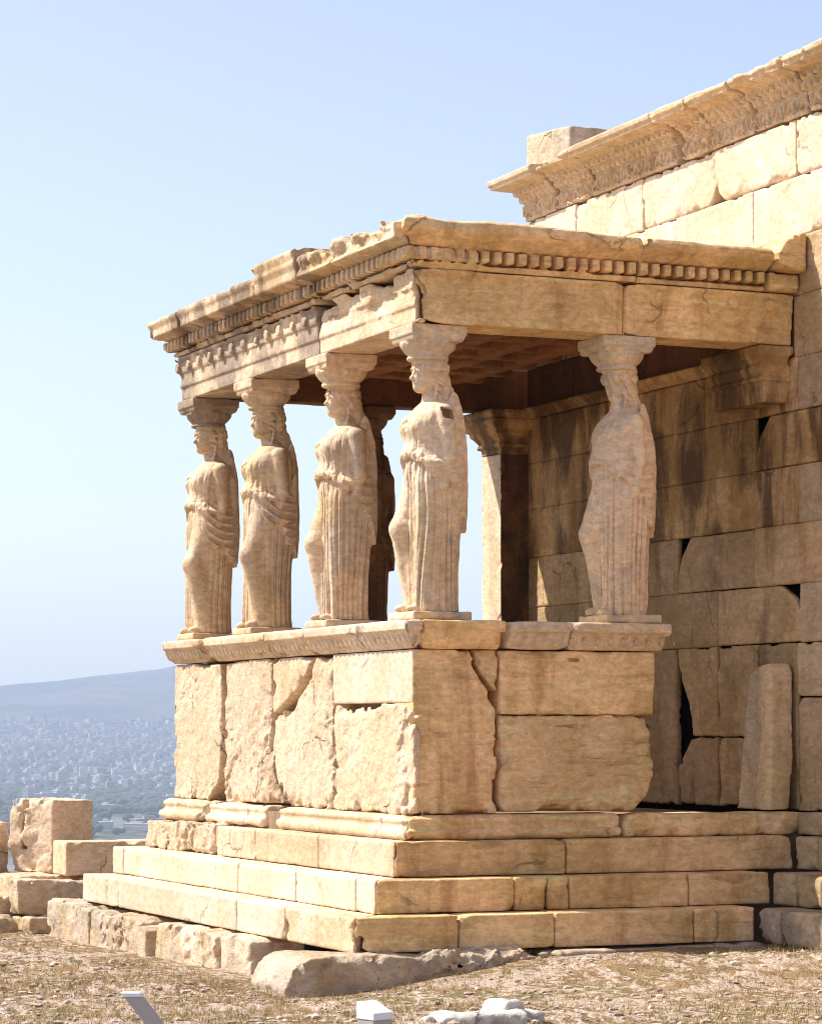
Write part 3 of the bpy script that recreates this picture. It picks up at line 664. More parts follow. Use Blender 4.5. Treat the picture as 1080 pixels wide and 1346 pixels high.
def statue_sdf(s=1, arm='full', worn=0., hole=False, seed=1, drop=0., swg=.45, headless=False):
    """distance field of one statue facing -Y; s=+1: weight on its left (+X) leg, right knee forward"""
    def fn(X, Y, Z):
        X = np.asarray(X*s, np.float32)
        zc = np.clip(Z, 0, 1.72)
        sway = .016*np.sin(zc*2.1)
        x = X-sway*1.0
        a = np.interp(zc, ZS, AS).astype(np.float32); b = np.interp(zc, ZS, BS).astype(np.float32); cy = np.interp(zc, ZS, CS).astype(np.float32)
        ex = 2.35
        u, v = np.abs(x)/a, np.abs(Y-cy)/b
        kk = (u**ex+v**ex)**(1/ex)
        body = (kk-1)*np.sqrt((a*a*u*u+b*b*v*v)/np.maximum(u*u+v*v, 1e-6))
        body = np.maximum(body, Z-1.72)
        phi = np.arctan2(x, -(Y-cy))                 # 0 front, + toward the standing leg, pi at the back
        ap = np.abs(phi)
        # breasts, belly, pouch
        for sx in (-1, 1):
            body = smin(body, ellip(x, Y, Z, (sx*.088, -.085+.06*(worn > .5), 1.475), (.085, .085, .085)), .05)
        if worn > .5:                                 # the weathered one: a broad, straight-falling block of cloth
            body = smin(body, capsule(x, Y, Z, (0, .0, 1.45), (-.02, -.065, .75), .155, .175), .05)
        body = smin(body, ellip(x, Y, Z, (0, -.035, 1.13), (.165, .135, .17)), .05)
        # bent leg
        leg = smin(capsule(x, Y, Z, (-.105, -.03, 1.02), (-.115, -.185, .655), .115, .088), capsule(x, Y, Z, (-.115, -.185, .655), (-.12, -.06, .06), .093, .075), .04)
        stand = capsule(x, Y, Z, (.105, -.045, 1.0), (.105, -.05, .05), .12, .115)
        wb = np.clip((leg-np.minimum(body, stand))/.06, -1, 1)   # <0 where the bent leg's cloth is outermost
        low = smin(smin(body, leg, .085), stand, .04)
        foot = smin(ellip(x, Y, Z, (-.12, -.135, .025), (.05, .10, .045)), ellip(x, Y, Z, (.11, -.15, .02), (.052, .09, .04)), .01)
        # skirt folds: deep flutes on the standing side, faint over the bent leg
        wz = vnoise(phi*2.2, Z*1.3, 0*Z+seed, seed)*.35
        ph = phi*11.5+wz*4+.5*np.sin(phi*3+seed)
        flute = np.abs(np.sin(ph))**.55-.66
        side = sstep(-.75, .0, phi)*1.0+sstep(2.3, 3.0, ap)*.0
        side = np.clip(side+sstep(-2.9, -2.0, -ap)*0+.8*sstep(1.0, 1.7, ap), 0, 1)
        amp = .046*side*sstep(-.3, .6, wb)+.004
        amp = amp*(.55+.45*sstep(1.2, .3, Z))*(.8+.4*vnoise(phi*3, Z*2, 0*Z, seed+5))
        skirt = low-flute*amp*(.75+.5*vnoise(phi*4.1, Z*.5, 0*Z, seed+6))-(np.abs(np.sin(ph*2.3+wz*3))**.6-.64)*.010*side*sstep(-.3, .6, wb)
        # lower hem splay and the overfold with its falling edge
        zh = 1.195-(.15+drop)*sstep(.35, 1.25, ap)-(.40-drop)*sstep(1.35, 2.5, ap)
        zh = zh+.028*np.sin(phi*9+seed)*sstep(.2, .7, ap)+.02*np.abs(np.sin(phi*5.5+1))
        th = (.028+.022*sstep(.9, 2.2, ap))*sstep(1.60, 1.42, Z)
        on = sstep(-.004, .008, Z-zh)
        pouch = (.030-.018*(worn > .5))*np.exp(-((Z-1.255+.10*sstep(.3, 1.2, ap))/.05)**2)*(1-sstep(1.3, 1.8, ap))
        # folds of the upper cloth
        vf = ((np.abs(np.sin(phi*10+.9*np.sin(Z*6+seed)+wz*4))**.5-.7)*.017+(np.abs(np.sin(phi*23+1.3*np.sin(Z*9)+wz*5))**.6-.64)*.005)*sstep(1.60, 1.46, Z)*(.6+.6*vnoise(phi*2.5, Z*4, 0*Z, seed+13))
        vee = np.sin((Z+.55*np.abs(x))*95)*.006*sstep(.17, .06, np.abs(x))*sstep(1.42, 1.5, Z)*(Y < cy)
        swag = np.sin((Z-.085*(ap-1.85)**2*2.0)*2*np.pi/.078+wz*3)*.028*swg*sstep(1.05, 1.35, ap)*(1-sstep(1.9, 2.25, ap))*sstep(1.30, 1.16, Z)
        back = np.sin(phi*14+wz*5)*.010*sstep(2.2, 2.7, ap)
        vf = vf*(1-.8*sstep(1.15, 1.45, ap)*sstep(1.26, 1.1, Z))
        upper = body-th-pouch-vf-vee-swag-back
        d = np.where(on > .5, np.minimum(low-th*.6-pouch*.7-vf*.7-swag-back*.7, upper), skirt)
        d = np.minimum(d, foot)
        # shoulders and arms
        for sx, kind in ((1, arm), (-1, 'full')):
            sh, el, wr = (sx*.225, .045, 1.555), (sx*.262, .07, 1.22), (sx*.235, .02, .97)
            up = capsule(x, Y, Z, sh, el, .074, .058) if kind == 'full' else capsule(x, Y, Z, (sx*.24, .05, 1.53), (sx*.275, .075, 1.20), .090, .078)
            if kind == 'broken': up = np.maximum(up, 1.235-Z+.15*(Y-.07))
            elif kind == 'elbow': up = smin(up, capsule(x, Y, Z, el, (sx*.255, -.02, 1.165), .056, .05), .02)
            elif kind == 'full': up = smin(up, capsule(x, Y, Z, el, wr, .056, .042), .02)
            gap = np.abs(up)                          # a groove where arm meets cloth
            d = smin(d, up, .012)
        # cloak falling behind
        cl = ellip(x, Y, Z, (0, .185, 1.22), (.225, .085, .50))
        cl = cl-.013*np.sin(x*70+wz*6)
        d = smin(d, cl, .02)
        # neck, head, hair
        hx, hy = x-sway*.0, Y
        d = smin(d, capsule(hx, hy, Z, (0, .045, 1.58), (0, .02, 1.80), .070, .062), .03)
        if not headless:
            face = smin(ellip(hx, hy, Z, (0, -.015, 1.855), (.080, .112, .118)), ellip(hx, hy, Z, (0, -.070, 1.772), (.045, .045, .04)), .04)
            face = smin(face, capsule(hx, hy, Z, (-.04, -.098, 1.902), (.04, -.098, 1.902), .016, .016), .03)
            if worn < .5:
                for sx in (-1, 1):
                    face = smax(face, -ellip(hx, hy, Z, (sx*.036, -.128, 1.878), (.024, .024, .015)), .008)
                    face = smin(face, ellip(hx, hy, Z, (sx*.035, -.098, 1.876), (.018, .018, .013)), .004)
                face = smin(face, capsule(hx, hy, Z, (0, -.112, 1.89), (0, -.138, 1.845), .009, .016), .012)
                face = smin(face, capsule(hx, hy, Z, (-.018, -.108, 1.815), (.018, -.108, 1.815), .011, .011), .006)
                face = smin(face, capsule(hx, hy, Z, (-.015, -.105, 1.797), (.015, -.105, 1.797), .011, .011), .006)
                face = smax(face, -capsule(hx, hy, Z, (-.022, -.124, 1.806), (.022, -.124, 1.806), .004, .004), .004)
            else:
                face = smax(face, -(hy+.075+.2*(Z-1.85)), .02)
            wave = (1-worn)*.005*np.sin(Z*95+np.abs(hx)*70)+.009*np.sin(hx*110+hy*70+Z*30)
            hair = ellip(hx, hy, Z, (0, .025, 1.925), (.122, .150, .085))-wave*.8
            hair = smin(hair, ellip(hx, hy, Z, (0, .075, 1.85), (.106, .095, .11))-wave, .03)
            hair = smin(hair, capsule(hx, hy, Z, (0, .115, 1.82), (0, .195, 1.50), .070, .080)-.006*np.sin(hx*90+np.sin(Z*30)), .03)
            for sx in (-1, 1):                        # locks falling over the shoulders
                hair = np.minimum(hair, capsule(hx, hy, Z, (sx*.088, .045, 1.79), (sx*.105, .0, 1.60), .016, .014)-.003*np.sin(Z*150))
                hair = np.minimum(hair, capsule(hx, hy, Z, (sx*.105, .0, 1.60), (sx*.115, -.09, 1.53), .014, .010)-.003*np.sin(Z*150))
            d = np.minimum(d, smin(face, hair, .006))
        d = np.minimum(d, ellip(hx, hy, Z, (0, .02, 1.985), (.138, .145, .05)))
        if hole:                                      # square dowel hole high on the arm
            q = np.maximum(np.maximum(np.abs(Y-.055+.15*(Z-1.55))-.050, np.abs(Z-1.545+.2*(Y-.055))-.040), .14-X)
            d = np.maximum(d, -q)
        return np.maximum(d, -Z)
    def nz(x, y, z, d):
        n = .0035*fbm(x, y, z, 14, 3, seed)+.012*fbm(x*1.6, y*1.6, z, 17, 3, seed+2, ridge=True)*np.exp(-((z-1.23)/.07)**2)*sstep(.08, -.05, y)+(.004+.010*worn)*fbm(x, y, z, 5, 3, seed+4)
        n = n+(.010+.05*worn)*np.maximum(0, fbm(x, y, z, 4.2, 3, seed+8)-.28)
        return n
    return fn, nz
def lathe_capital(seed):
    prof = np.array([(0, 1.985), (.150, 1.985), (.166, 1.995), (.166, 2.012), (.155, 2.02), (.165, 2.035), (.190, 2.06), (.212, 2.09), (.222, 2.115), (.222, 2.128), (0, 2.128)])
    def fn(X, Y, Z):
        r = np.sqrt(X*X+Y*Y)+0*Z; zb = np.asarray(Z, np.float32)+0*r
        d = poly2(r, zb, prof)
        a = np.arctan2(Y, X)
        d = d-.008*(np.abs(np.sin(a*9))**.6-.55)*sstep(2.025, 2.05, Z)*(1-sstep(2.105, 2.12, Z))
        q = np.maximum(np.abs(X), np.abs(Y))+0*Z
        ab = poly2(q, np.asarray(Z, np.float32)+0*q, np.array([(-.1, 2.124), (.205, 2.124), (.215, 2.135), (.225, 2.165), (.236, 2.175), (.236, 2.252), (-.1, 2.252)]))
        return smin(d, ab, .006)
    def nz(x, y, z, d):
        return .003*fbm(x, y, z, 9, 3, seed)+.03*np.maximum(0, fbm(x, y, z, 5, 3, seed+2)-.25)
    return fn, nz
ST_Z = 2.645
def statue(x, y, s, mat, label, seed, worn=0., plw=.26, capmat=None, h=.0066, **kw):
    t = thing('caryatid_statue', (x, y, 2.574), label, 'statue', 'draped statues carrying the porch roof')
    off = np.array([x, y, ST_Z])
    fn, nz = statue_sdf(s, seed=seed, worn=worn, **kw)
    V, Q = sdf_mesh((-.36, -.34, .0), (.36, .36, 2.04), h, fn, nz, band=.03)
    obj('figure', V+off, Q, M[mat], t)
    fn, nz = lathe_capital(seed+40)
    V, Q = sdf_mesh((-.25, -.25, 1.97), (.25, .25, 2.26), h*1.1, fn, nz, band=.03)
    obj('capital', V+off, Q, M[capmat or mat], t)
    V, Q = sdf_mesh((-plw, -.25, -.075), (plw, .29, .004), .012,
        lambda X, Y, Z: smax(smax(np.abs(X)-plw+.01+0*Y, np.abs(Y-.02)-.25+0*X, .01), np.abs(Z+.034)-.034+0*X, .008),
        lambda x_, y_, z_, d: .004*fbm(x_, y_, z_, 8, 3, seed)+.02*np.maximum(0, fbm(x_, y_, z_, 6, 3, seed+3)-.2))
    obj('plinth', V+off, Q, M[mat], t)
    return t
SX = [-5.60, -3.99, -2.15, -.30]
statue(SX[0], .25, -1, 'statue', 'draped stone woman on the outer left end of the parapet, one arm broken off square', 11, arm='broken', capmat='crust', drop=.22, swg=1.)
statue(SX[1], .25, -1, 'statue', 'draped stone woman second from the left, her bent elbow and swagged cloak showing', 22, arm='elbow', drop=.12, swg=1.)
statue(SX[2], .25, 1, 'statue', 'draped stone woman third from the left, standing just before a dark statue', 33, arm='full', worn=.15)
statue(SX[3], .25, 1, 'statue_pale', 'pale draped stone woman at the near corner with a square hole in her shoulder', 44, arm='full', hole=True)
statue(-.27, 1.91, 1, 'statue_pale', 'weathered faceless stone woman on the shaded side of the porch next to the temple', 55, arm='full', worn=1.)
statue(-W+.27, 1.86, -1, 'black', 'statue coloured dark for its shade at the back of the porch, half hidden behind a lit one', 66, arm='full', worn=.3, h=.012)  # the porch's shade is put into this statue's colour
# ------------------------------------------------------------------ ground, rubble, foreground
def gz(x, y):
    x, y = np.asarray(x, np.float32), np.asarray(y, np.float32)
    base = -.17+.15*sstep(2.2, 4.6, .92*x-.39*y)+.016*np.minimum(x, 0)+.235*sstep(-1.3, 1.0, y)*(1-sstep(2.2, 4.6, .92*x-.39*y)*.64)*sstep(-.6, .9, x)
    rock = np.maximum(0, fbm(x, y, 0*x, .9, 4, 901)+.05)
    lay = fbm(x*.8+y*.5, y*2.2-x*1.1, 0*x, 1.7, 4, 905, ridge=True)
    near = sstep(.2, 1.2, np.maximum(np.maximum(x-.9, -y-.95), -(x+W+.7)))
    return base+near*(.07*rock+.05*np.maximum(0, lay)*sstep(.0, .25, rock))+.012*fbm(x, y, 0*x, 6, 3, 909)
def ground_mesh():
    xs = np.concatenate([np.linspace(-60, -13, 24), np.arange(-12.5, 9.0, .05), np.linspace(9.2, 60, 40)])
    ys = np.concatenate([np.linspace(-60, -9, 28), np.arange(-8.5, 3.2, .05), np.linspace(3.6, 60, 24)])
    X, Y = np.meshgrid(xs, ys, indexing='ij'); Z = gz(X, Y)
    # the rock falls away west and south-west of the ruins
    r = np.maximum(-(X+11.5), np.hypot(X, Y)-48)
    Z = Z-np.clip(r, 0, 99)**1.25*1.1
    n, k = X.shape; i = np.arange(n*k).reshape(n, k)
    Q = np.stack([i[:-1, :-1], i[1:, :-1], i[1:, 1:], i[:-1, 1:]], -1).reshape(-1, 4)
    return np.stack([X, Y, Z], -1).reshape(-1, 3), Q
def ground_mat():
    m, t, b = nodes('dry_rocky_ground'); g = N(t, "ShaderNodeNewGeometry").outputs["Position"]
    a = noise_n(t, g, .9, 8, .62, .3); f = noise_n(t, mapped(t, g, (1, 2.2, 1), (0, 0, R(-22))), 7, 7, .65); f3 = noise_n(t, g, 34, 5, .6)
    soil = mixc(t, rng(t, noise_n(t, g, 2.3, 6), .38, .62), (.36, .24, .125), (.26, .17, .085))
    soil = mixc(t, rng(t, noise_n(t, g, 1.1, 5, .5, .8), .5, .62), soil, (.235, .19, .085))
    rock = mixc(t, rng(t, f3, .35, .65), (.64, .52, .42), (.52, .38, .28))
    k = mth(t, 'ADD', mth(t, 'MULTIPLY', a, .55), mth(t, 'MULTIPLY', f, .75))
    col = mixc(t, rng(t, k, .61, .70), soil, rock)
    hv = N(t, "ShaderNodeHueSaturation"); t.links.new(col, hv.inputs["Color"]); t.links.new(rng(t, noise_n(t, g, 60, 4, .7), .25, .75, .6, 1.25), hv.inputs["Value"])
    t.links.new(hv.outputs[0], b.inputs["Base Color"]); b.inputs["Roughness"].default_value = .95; b.inputs["Specular IOR Level"].default_value = .1
    bn = N(t, "ShaderNodeBump"); bn.inputs["Strength"].default_value = 1; bn.inputs["Distance"].default_value = .08
    t.links.new(mth(t, 'ADD', f, mth(t, 'MULTIPLY', f3, .4)), bn.inputs["Height"]); t.links.new(bn.outputs[0], b.inputs["Normal"])
    return m
V, Q = ground_mesh(); go = bpy.data.objects.new('ground', mesh_from('ground', V, Q, ground_mat())); C.objects.link(go); tag(go, kind='structure')
rng_ = np.random.default_rng(3)
# loose stones bedded in the ground and dry grass: nobody could count them
ICO_V = []; 
def ico():
    import bmesh
    bmm = bmesh.new(); bmesh.ops.create_icosphere(bmm, subdivisions=1, radius=1)
    V = np.array([v.co[:] for v in bmm.verts], np.float32); F = np.array([[v.index for v in f.verts] for f in bmm.faces]); bmm.free(); return V, F
IV, IF = ico()
def pebbles(n, name, mat, smin_, smax_, label):
    x, y = rng_.uniform(-9.5, 8, n*5), rng_.uniform(-7.5, 3.0, n*5)
    ok = ~(((-W-1.4 < x) & (x < 1.3) & (y > -1.45)) | ((x > .8) & (y > 2.4)))
    ok &= vnoise(x*.7, y*.7, 0*x, 77) > rng_.uniform(-.9, .6, n*5)
    x, y = x[ok][:n], y[ok][:n]; n = len(x)
    s = (smin_*(smax_/smin_)**(rng_.random(n)**3.0))[:, None]
    a = rng_.uniform(0, 6.28, n)[:, None]; k = np.arange(n)[:, None]
    v = IV[None]*np.stack([np.ones(n), rng_.uniform(.5, .9, n), rng_.uniform(.25, .6, n)], 1)[:, None, :]
    v = v*(1+.3*vnoise(IV[None, :, 0]*1.7+k*3.1, IV[None, :, 1]*1.7, IV[None, :, 2]*1.7, 5)[..., None])
    X = (v[..., 0]*np.cos(a)-v[..., 1]*np.sin(a))*s+x[:, None]; Y = (v[..., 0]*np.sin(a)+v[..., 1]*np.cos(a))*s+y[:, None]
    Z = v[..., 2]*s+gz(x, y)[:, None]+s*.1
    V = np.stack([X, Y, Z], -1).reshape(-1, 3); F = (IF[None]+(np.arange(n)*len(IV))[:, None, None]).reshape(-1, 3)
    o = obj(name, V, F, mat, None, smooth=False); return tag(o, label, None, None, 'stuff')
M['pebble'] = stone('pebble_stone', (.56, .45, .345), (.44, .33, .23), (.40, .28, .18), streak=.2, grey=.15, bump=.5, pits=.2)
pebbles(22000, 'gravel', M['pebble'], .007, .045, 'pale flat stones scattered over the dry ground')
def grass(n):
    V = []; F = []
    cl = 0
    while cl < n:
        x, y = rng_.uniform(-9, 8), rng_.uniform(-7.5, 2.6)
        if (-W-1.25 < x < 1.15 and y > -1.3) or (x > .8 and y > 2.52): continue
        q = vnoise(np.array([x*.8+4]), np.array([y*.8]), np.array([0.]), 55)[0]
        wall = (abs(y-2.45) < .12 and x > .8) or (abs(x-1.0) < .15 and y > 0)
        if q < rng_.uniform(-.6, .35) and not wall: continue
        cl += 1; z = float(gz(x, y))
        for _ in range(7):
            a = rng_.uniform(0, 6.28); ln = rng_.uniform(.018, .055)*(1.9 if wall else 1); le = rng_.uniform(.3, 1.2)*ln; wd = .0022
            bx, by = x+rng_.normal(0, .02), y+rng_.normal(0, .02)
            tx, ty = bx+math.cos(a)*le, by+math.sin(a)*le
            px, py = -math.sin(a)*wd, math.cos(a)*wd
            i = len(V); V += [(bx-px, by-py, z-.005), (bx+px, by+py, z-.005), (tx, ty, z+ln)]; F.append((i, i+1, i+2))
    return V, F
V, F = grass(15000)
M['straw'] = plain('dry_grass', (.43, .30, .135), .8, var=.0, vscale=1.3, col2=(.29, .20, .08))
tag(obj('dry_grass', V, F, M['straw'], smooth=False), 'short dry yellow grass between the stones', None, None, 'stuff')

# blocks and rocks: each a thing
def rock(name, label, cat, c, size, rz, mat, seed, rough=.03, rnd=.02, chip=.08, tilt=0., h=.02, cut=None, group=None, sink=None, f=2.6):
    sx, sy, sz = [t/2 for t in size]; ca, sa = math.cos(rz), math.sin(rz)
    def comps(X, Y, Z):
        dx, dy = X-c[0], Y-c[1]
        u, v = dx*ca+dy*sa, -dx*sa+dy*ca; w_ = Z-(c[2]+sz)-tilt*u
        r = [np.abs(u)-sx+0*Z, np.abs(v)-sy+0*Z, np.abs(w_)-sz]
        if cut is not None: r.append(cut(u, v, w_))
        return r
    e = math.hypot(sx, sy)+.06; et = abs(tilt)*sx+.06
    o = masonry(name, M[mat], None, comps, (c[0]-e, c[1]-e, c[2]-et), (c[0]+e, c[1]+e, c[2]+2*sz+et), h, rnd=rnd, rough=rough, f=f, chip=chip, seed=seed, oct_=5, hew=min(.03, rough))
    return tag(o, label, cat, group)
ruin = 'tumbled marble blocks left of the porch'
rock('marble_block', 'tall upright marble block with a vertical slot, standing on the ruins at far left', 'block', (-8.52, -.42, .24), (.62, .60, .76), R(28), 'hewn', 701, rough=.03, f=3.5, chip=.10,
     cut=lambda u, v, w_: -np.maximum(np.maximum(np.abs(u+.13)-.035, -(v+.24)-.0+0*u-0*w_), np.abs(w_-.10)-.25) if False else -(np.maximum(np.maximum(np.abs(u+.14)-.035, v+.19), -.12-w_)), group=ruin)
rock('marble_block', 'low squared block with a smooth lit front, lying between the slotted block and the steps', 'block', (-7.73, -.04, .255), (.46, 1.08, .345), 0, 'marble', 702, rough=.014, chip=.07, group=ruin)
rock('marble_block', 'flat block carrying the tall slotted block', 'block', (-8.38, -.60, -.02), (1.0, .9, .27), R(8), 'hewn', 703, rough=.03, group=ruin)
rock('marble_block', 'rough brown block with a slanting broken face below the low squared block', 'block', (-7.66, -.62, -.10), (.80, .95, .33), R(-4), 'rubble', 704, rough=.05, chip=.14, group=ruin,
     cut=lambda u, v, w_: (w_*.8-u*.55-.10))
rock('marble_block', 'small squared block with a notched corner at the foot of the ruins', 'block', (-7.36, -.83, -.42), (.62, .52, .30), R(4), 'rubble', 705, rough=.025, chip=.06, group=ruin)
rock('marble_block', 'block cut off by the left edge of the picture, low on the ground', 'block', (-7.6, -1.32, -.45), (.8, .42, .33), R(2), 'rubble', 706, rough=.02, group=ruin)
rock('marble_block', 'dark block cut off by the left edge, beside the tall slotted block', 'block', (-9.2, -1.12, -.1), (.9, .55, .86), R(10), 'rubble', 707, rough=.02, group=ruin)
rock('marble_block', 'pale flat block between the slanting block and the left edge', 'block', (-8.1, -1.05, -.22), (.75, .45, .28), R(6), 'hewn', 708, rough=.015, group=ruin)
rock('kerb_stone', 'thin pale stone lying flat on the dry ground below the ruins', 'stone', (-6.55, -1.30, -.40), (.85, .25, .12), R(35), 'hewn', 709, rough=.02)
rock('white_rock', 'long low white rock at the bottom of the picture', 'rock', (4.72, -1.62, float(gz(4.72, -1.62))-.04), (.32, .55, .11), R(-15), 'white_rock', 711, rough=.03, rnd=.05, chip=.12, f=5)
rock('white_rock', 'rounded white rock on the right end of the long low one', 'rock', (4.62, -1.43, float(gz(4.62, -1.43))+.0), (.24, .20, .11), R(20), 'white_rock', 712, rough=.035, rnd=.05, chip=.1, f=5)
rock('white_rock', 'small grey white stone just right of the rounded white rock', 'rock', (4.66, -1.24, float(gz(4.66, -1.24))-.02), (.16, .14, .09), R(60), 'white_rock', 713, rough=.018, rnd=.02, chip=.04, f=6)
rock('white_rock', 'little stone at the left tip of the long low white rock', 'rock', (4.70, -1.93, float(gz(4.7, -1.93))-.02), (.14, .12, .09), R(10), 'white_rock', 714, rough=.018, rnd=.02, chip=.04, f=6)
rock('white_slab', 'flat white slab at the bottom edge right of the white rocks', 'slab', (5.62, -.92, float(gz(5.62, -.92))-.05), (.5, .70, .09), R(-20), 'white_rock', 715, rough=.03, rnd=.03, chip=.1, f=4)
rock('edge_stone', 'pale flat stone lying against the foot of the lowest step', 'stone', (1.00, .95, .045), (.16, .5, .05), R(6), 'pebble', 716, rough=.010, rnd=.015, f=4)

# two grey posts close to the camera
M['post'] = plain('grey_painted_metal', (.40, .37, .335), .5, .1, 30, .12)
M['postcap'] = plain('white_painted_metal', (.78, .78, .77), .45, .05, 30, .05)
def bevel_box(sx, sy, z0, z1, bv=.004, shear=(0, 0)):
    import bmesh
    b = bmesh.new(); bmesh.ops.create_cube(b, size=1)
    for v in b.verts:
        v.co = Vector((v.co.x*sx, v.co.y*sy, z0 if v.co.z < 0 else z1))
    bmesh.ops.bevel(b, geom=b.edges[:], offset=bv, segments=2, affect='EDGES', profile=.5)
    for v in b.verts:
        v.co.x += shear[0]*v.co.z; v.co.y += shear[1]*v.co.z
    return b
def bobj(name, b, mat, parent, loc=(0, 0, 0), rz=0):
    me = bpy.data.meshes.new(name); b.to_mesh(me); b.free(); me.materials.append(mat)
    o = bpy.data.objects.new(name, me); C.objects.link(o); o.parent = parent; o.location = loc; o.rotation_euler.z = rz; return o
px_, py_ = 10.28, -4.575
zb = float(gz(px_, py_))
t = thing('short_post', (px_, py_, zb), 'upright square grey post with a flat white top, bottom centre of the picture', 'post', rz=R(20))
bobj('post_shaft', bevel_box(.09, .09, -.08, .680-zb), M['post'], t)
b = bevel_box(.096, .096, .680-zb, .725-zb)
for v in b.verts:                                   # the top slopes towards the steps' front
    if v.co.z > .70-zb: v.co.z += .42*v.co.x*math.cos(R(20))*-1
bobj('post_cap', b, M['postcap'], t)
bobj('foot_plate', bevel_box(.2, .2, -.02, .03), M['post'], t)
bx, by = 10.10, -4.80; zb = float(gz(bx, by))
t = thing('tilted_post', (bx, by, zb), 'grey bar leaning to the left with a white end face, bottom left of the picture', 'post', rz=R(66.8))
# local x runs along the picture's right; the bar leans left
hgt = .765-zb
bobj('post_shaft', bevel_box(.066, .05, -.05, hgt-.012, shear=(-.78, 0)), M['post'], t)
bobj('post_cap', bevel_box(.070, .054, hgt-.012, hgt+.004, shear=(-.78, 0)), M['postcap'], t)
bobj('brace', bevel_box(.03, .03, -.03, hgt-.13, shear=(-.82, .0)), M['post'], t, loc=(-.055, -.045, 0))
bobj('brace_cap', bevel_box(.032, .032, hgt-.13, hgt-.12, shear=(-.82, .0)), M['postcap'], t, loc=(-.055, -.045, 0))
# ------------------------------------------------------------------ the far plain, city and hill
CX, CY = 19.6, -8.4
VIEW = math.pi/2+YAW                    # direction of view, angle from +x
def far_h(r, th):
    """height of the land at distance r, angle th off the view axis (+ to the left)"""
    r = np.asarray(r, np.float64); th = np.asarray(th, np.float64)
    z = np.interp(r, [0, 120, 260, 4300, 5200, 6200, 7000, 7600, 8300, 9300, 12000, 16000],
                     [-45, -70, -96, -98, -70, -12, 45, 95, 190, 165, 40, 0])
    deg = np.degrees(th)
    ridge = np.interp(deg, [-40, -25, -10, 0, 4.6, 5.2, 6.3, 7.4, 8.6, 12, 20, 40], [.5, .7, .9, 1.12, 1.08, 1.02, .96, .86, .76, .7, .85, .6])
    k = sstep(6300, 8200, r)
    z = z*(1-k)+k*((z+98)*ridge-98)
    n = fbm(r*np.cos(th)/900, r*np.sin(th)/900, 0*r, 1, 5, 950)
    return z+n*(14+30*k)*sstep(3800, 6000, r)+4*fbm(r*np.cos(th)/200, r*np.sin(th)/200, 0*r, 1, 3, 951)*sstep(300, 800, r)
def far_xy(r, th): return CX+r*np.cos(VIEW+th), CY+r*np.sin(VIEW+th)
def land_mesh(r0, r1, nr, th0, th1, nt_):
    rr = np.geomspace(r0, r1, nr); tt = np.radians(np.linspace(th0, th1, nt_))
    Rr, T = np.meshgrid(rr, tt, indexing='ij'); X, Y = far_xy(Rr, T); Z = far_h(Rr, T)
    i = np.arange(nr*nt_).reshape(nr, nt_)
    Q = np.stack([i[:-1, :-1], i[1:, :-1], i[1:, 1:], i[:-1, 1:]], -1).reshape(-1, 4)
    return np.stack([X, Y, Z], -1).reshape(-1, 3), Q
def land_mat(name, a, b_, c, sc):
    m, t, b = nodes(name); g = N(t, "ShaderNodeNewGeometry").outputs["Position"]
    col = mixc(t, rng(t, noise_n(t, g, sc, 6, .6), .42, .58), a, b_)
    col = mixc(t, rng(t, noise_n(t, g, sc*4.3, 5, .6), .5, .62), col, c)
    t.links.new(col, b.inputs["Base Color"]); b.inputs["Roughness"].default_value = 1; b.inputs["Specular IOR Level"].default_value = 0
    return m
pl_m = land_mat('far_plain', (.085, .10, .07), (.19, .175, .15), (.045, .055, .04), .006)
hl_m = land_mat('far_hill', (.04, .055, .05), (.085, .078, .066), (.03, .04, .035), .0022)
V, Q = land_mesh(90, 6300, 130, -180, 180, 361); o = bpy.data.objects.new('plain', mesh_from('plain', V, Q, pl_m)); C.objects.link(o); tag(o, kind='structure')
V, Q = land_mesh(6260, 9500, 70, -60, 60, 301); V[:70*301][:301, 2] -= 3
o = bpy.data.objects.new('hill', mesh_from('hill', V, Q, hl_m)); C.objects.link(o); tag(o, kind='structure')
fr = np.random.default_rng(12)
def bldg(wd, dp, ht, fl):
    """a plain flat-roofed block with a parapet, a stair house and rows of recessed window bands"""
    V, Q = [], []
    def bx(x0, x1, y0, y1, z0, z1):
        i = len(V); v, q = boxmesh(x0, x1, y0, y1, z0, z1); V.extend(v); Q.extend([tuple(a+i for a in f) for f in q])
    fh = ht/fl
    for k in range(fl):
        bx(-wd/2, wd/2, -dp/2, dp/2, k*fh+(-9 if k == 0 else 0), k*fh+fh*.52)
        bx(-wd/2+.7, wd/2-.7, -dp/2+.7, dp/2-.7, k*fh+fh*.52, (k+1)*fh)
    bx(-wd/2, wd/2, -dp/2, dp/2, ht, ht+.9); bx(-wd*.2, wd*.15, -dp*.2, dp*.2, ht+.9, ht+3.4)
    return V, Q
bm_ = [plain('pale_render', c, .9, var=.1, vscale=.05) for c in ((.42, .40, .38), (.33, .31, .28), (.48, .47, .46), (.27, .24, .20))]
protos = []
for i, (wd, dp, ht, fl) in enumerate([(16, 13, 13, 4), (22, 14, 17, 5), (12, 12, 10, 3), (40, 18, 9, 2), (13, 11, 20, 6)]):
    V, Q = bldg(wd, dp, ht, fl); V = np.array(V, np.float32)
    for mt in bm_: protos.append((mesh_from('distant_building', V, Q, mt, False), V, Q, i))
placed = []
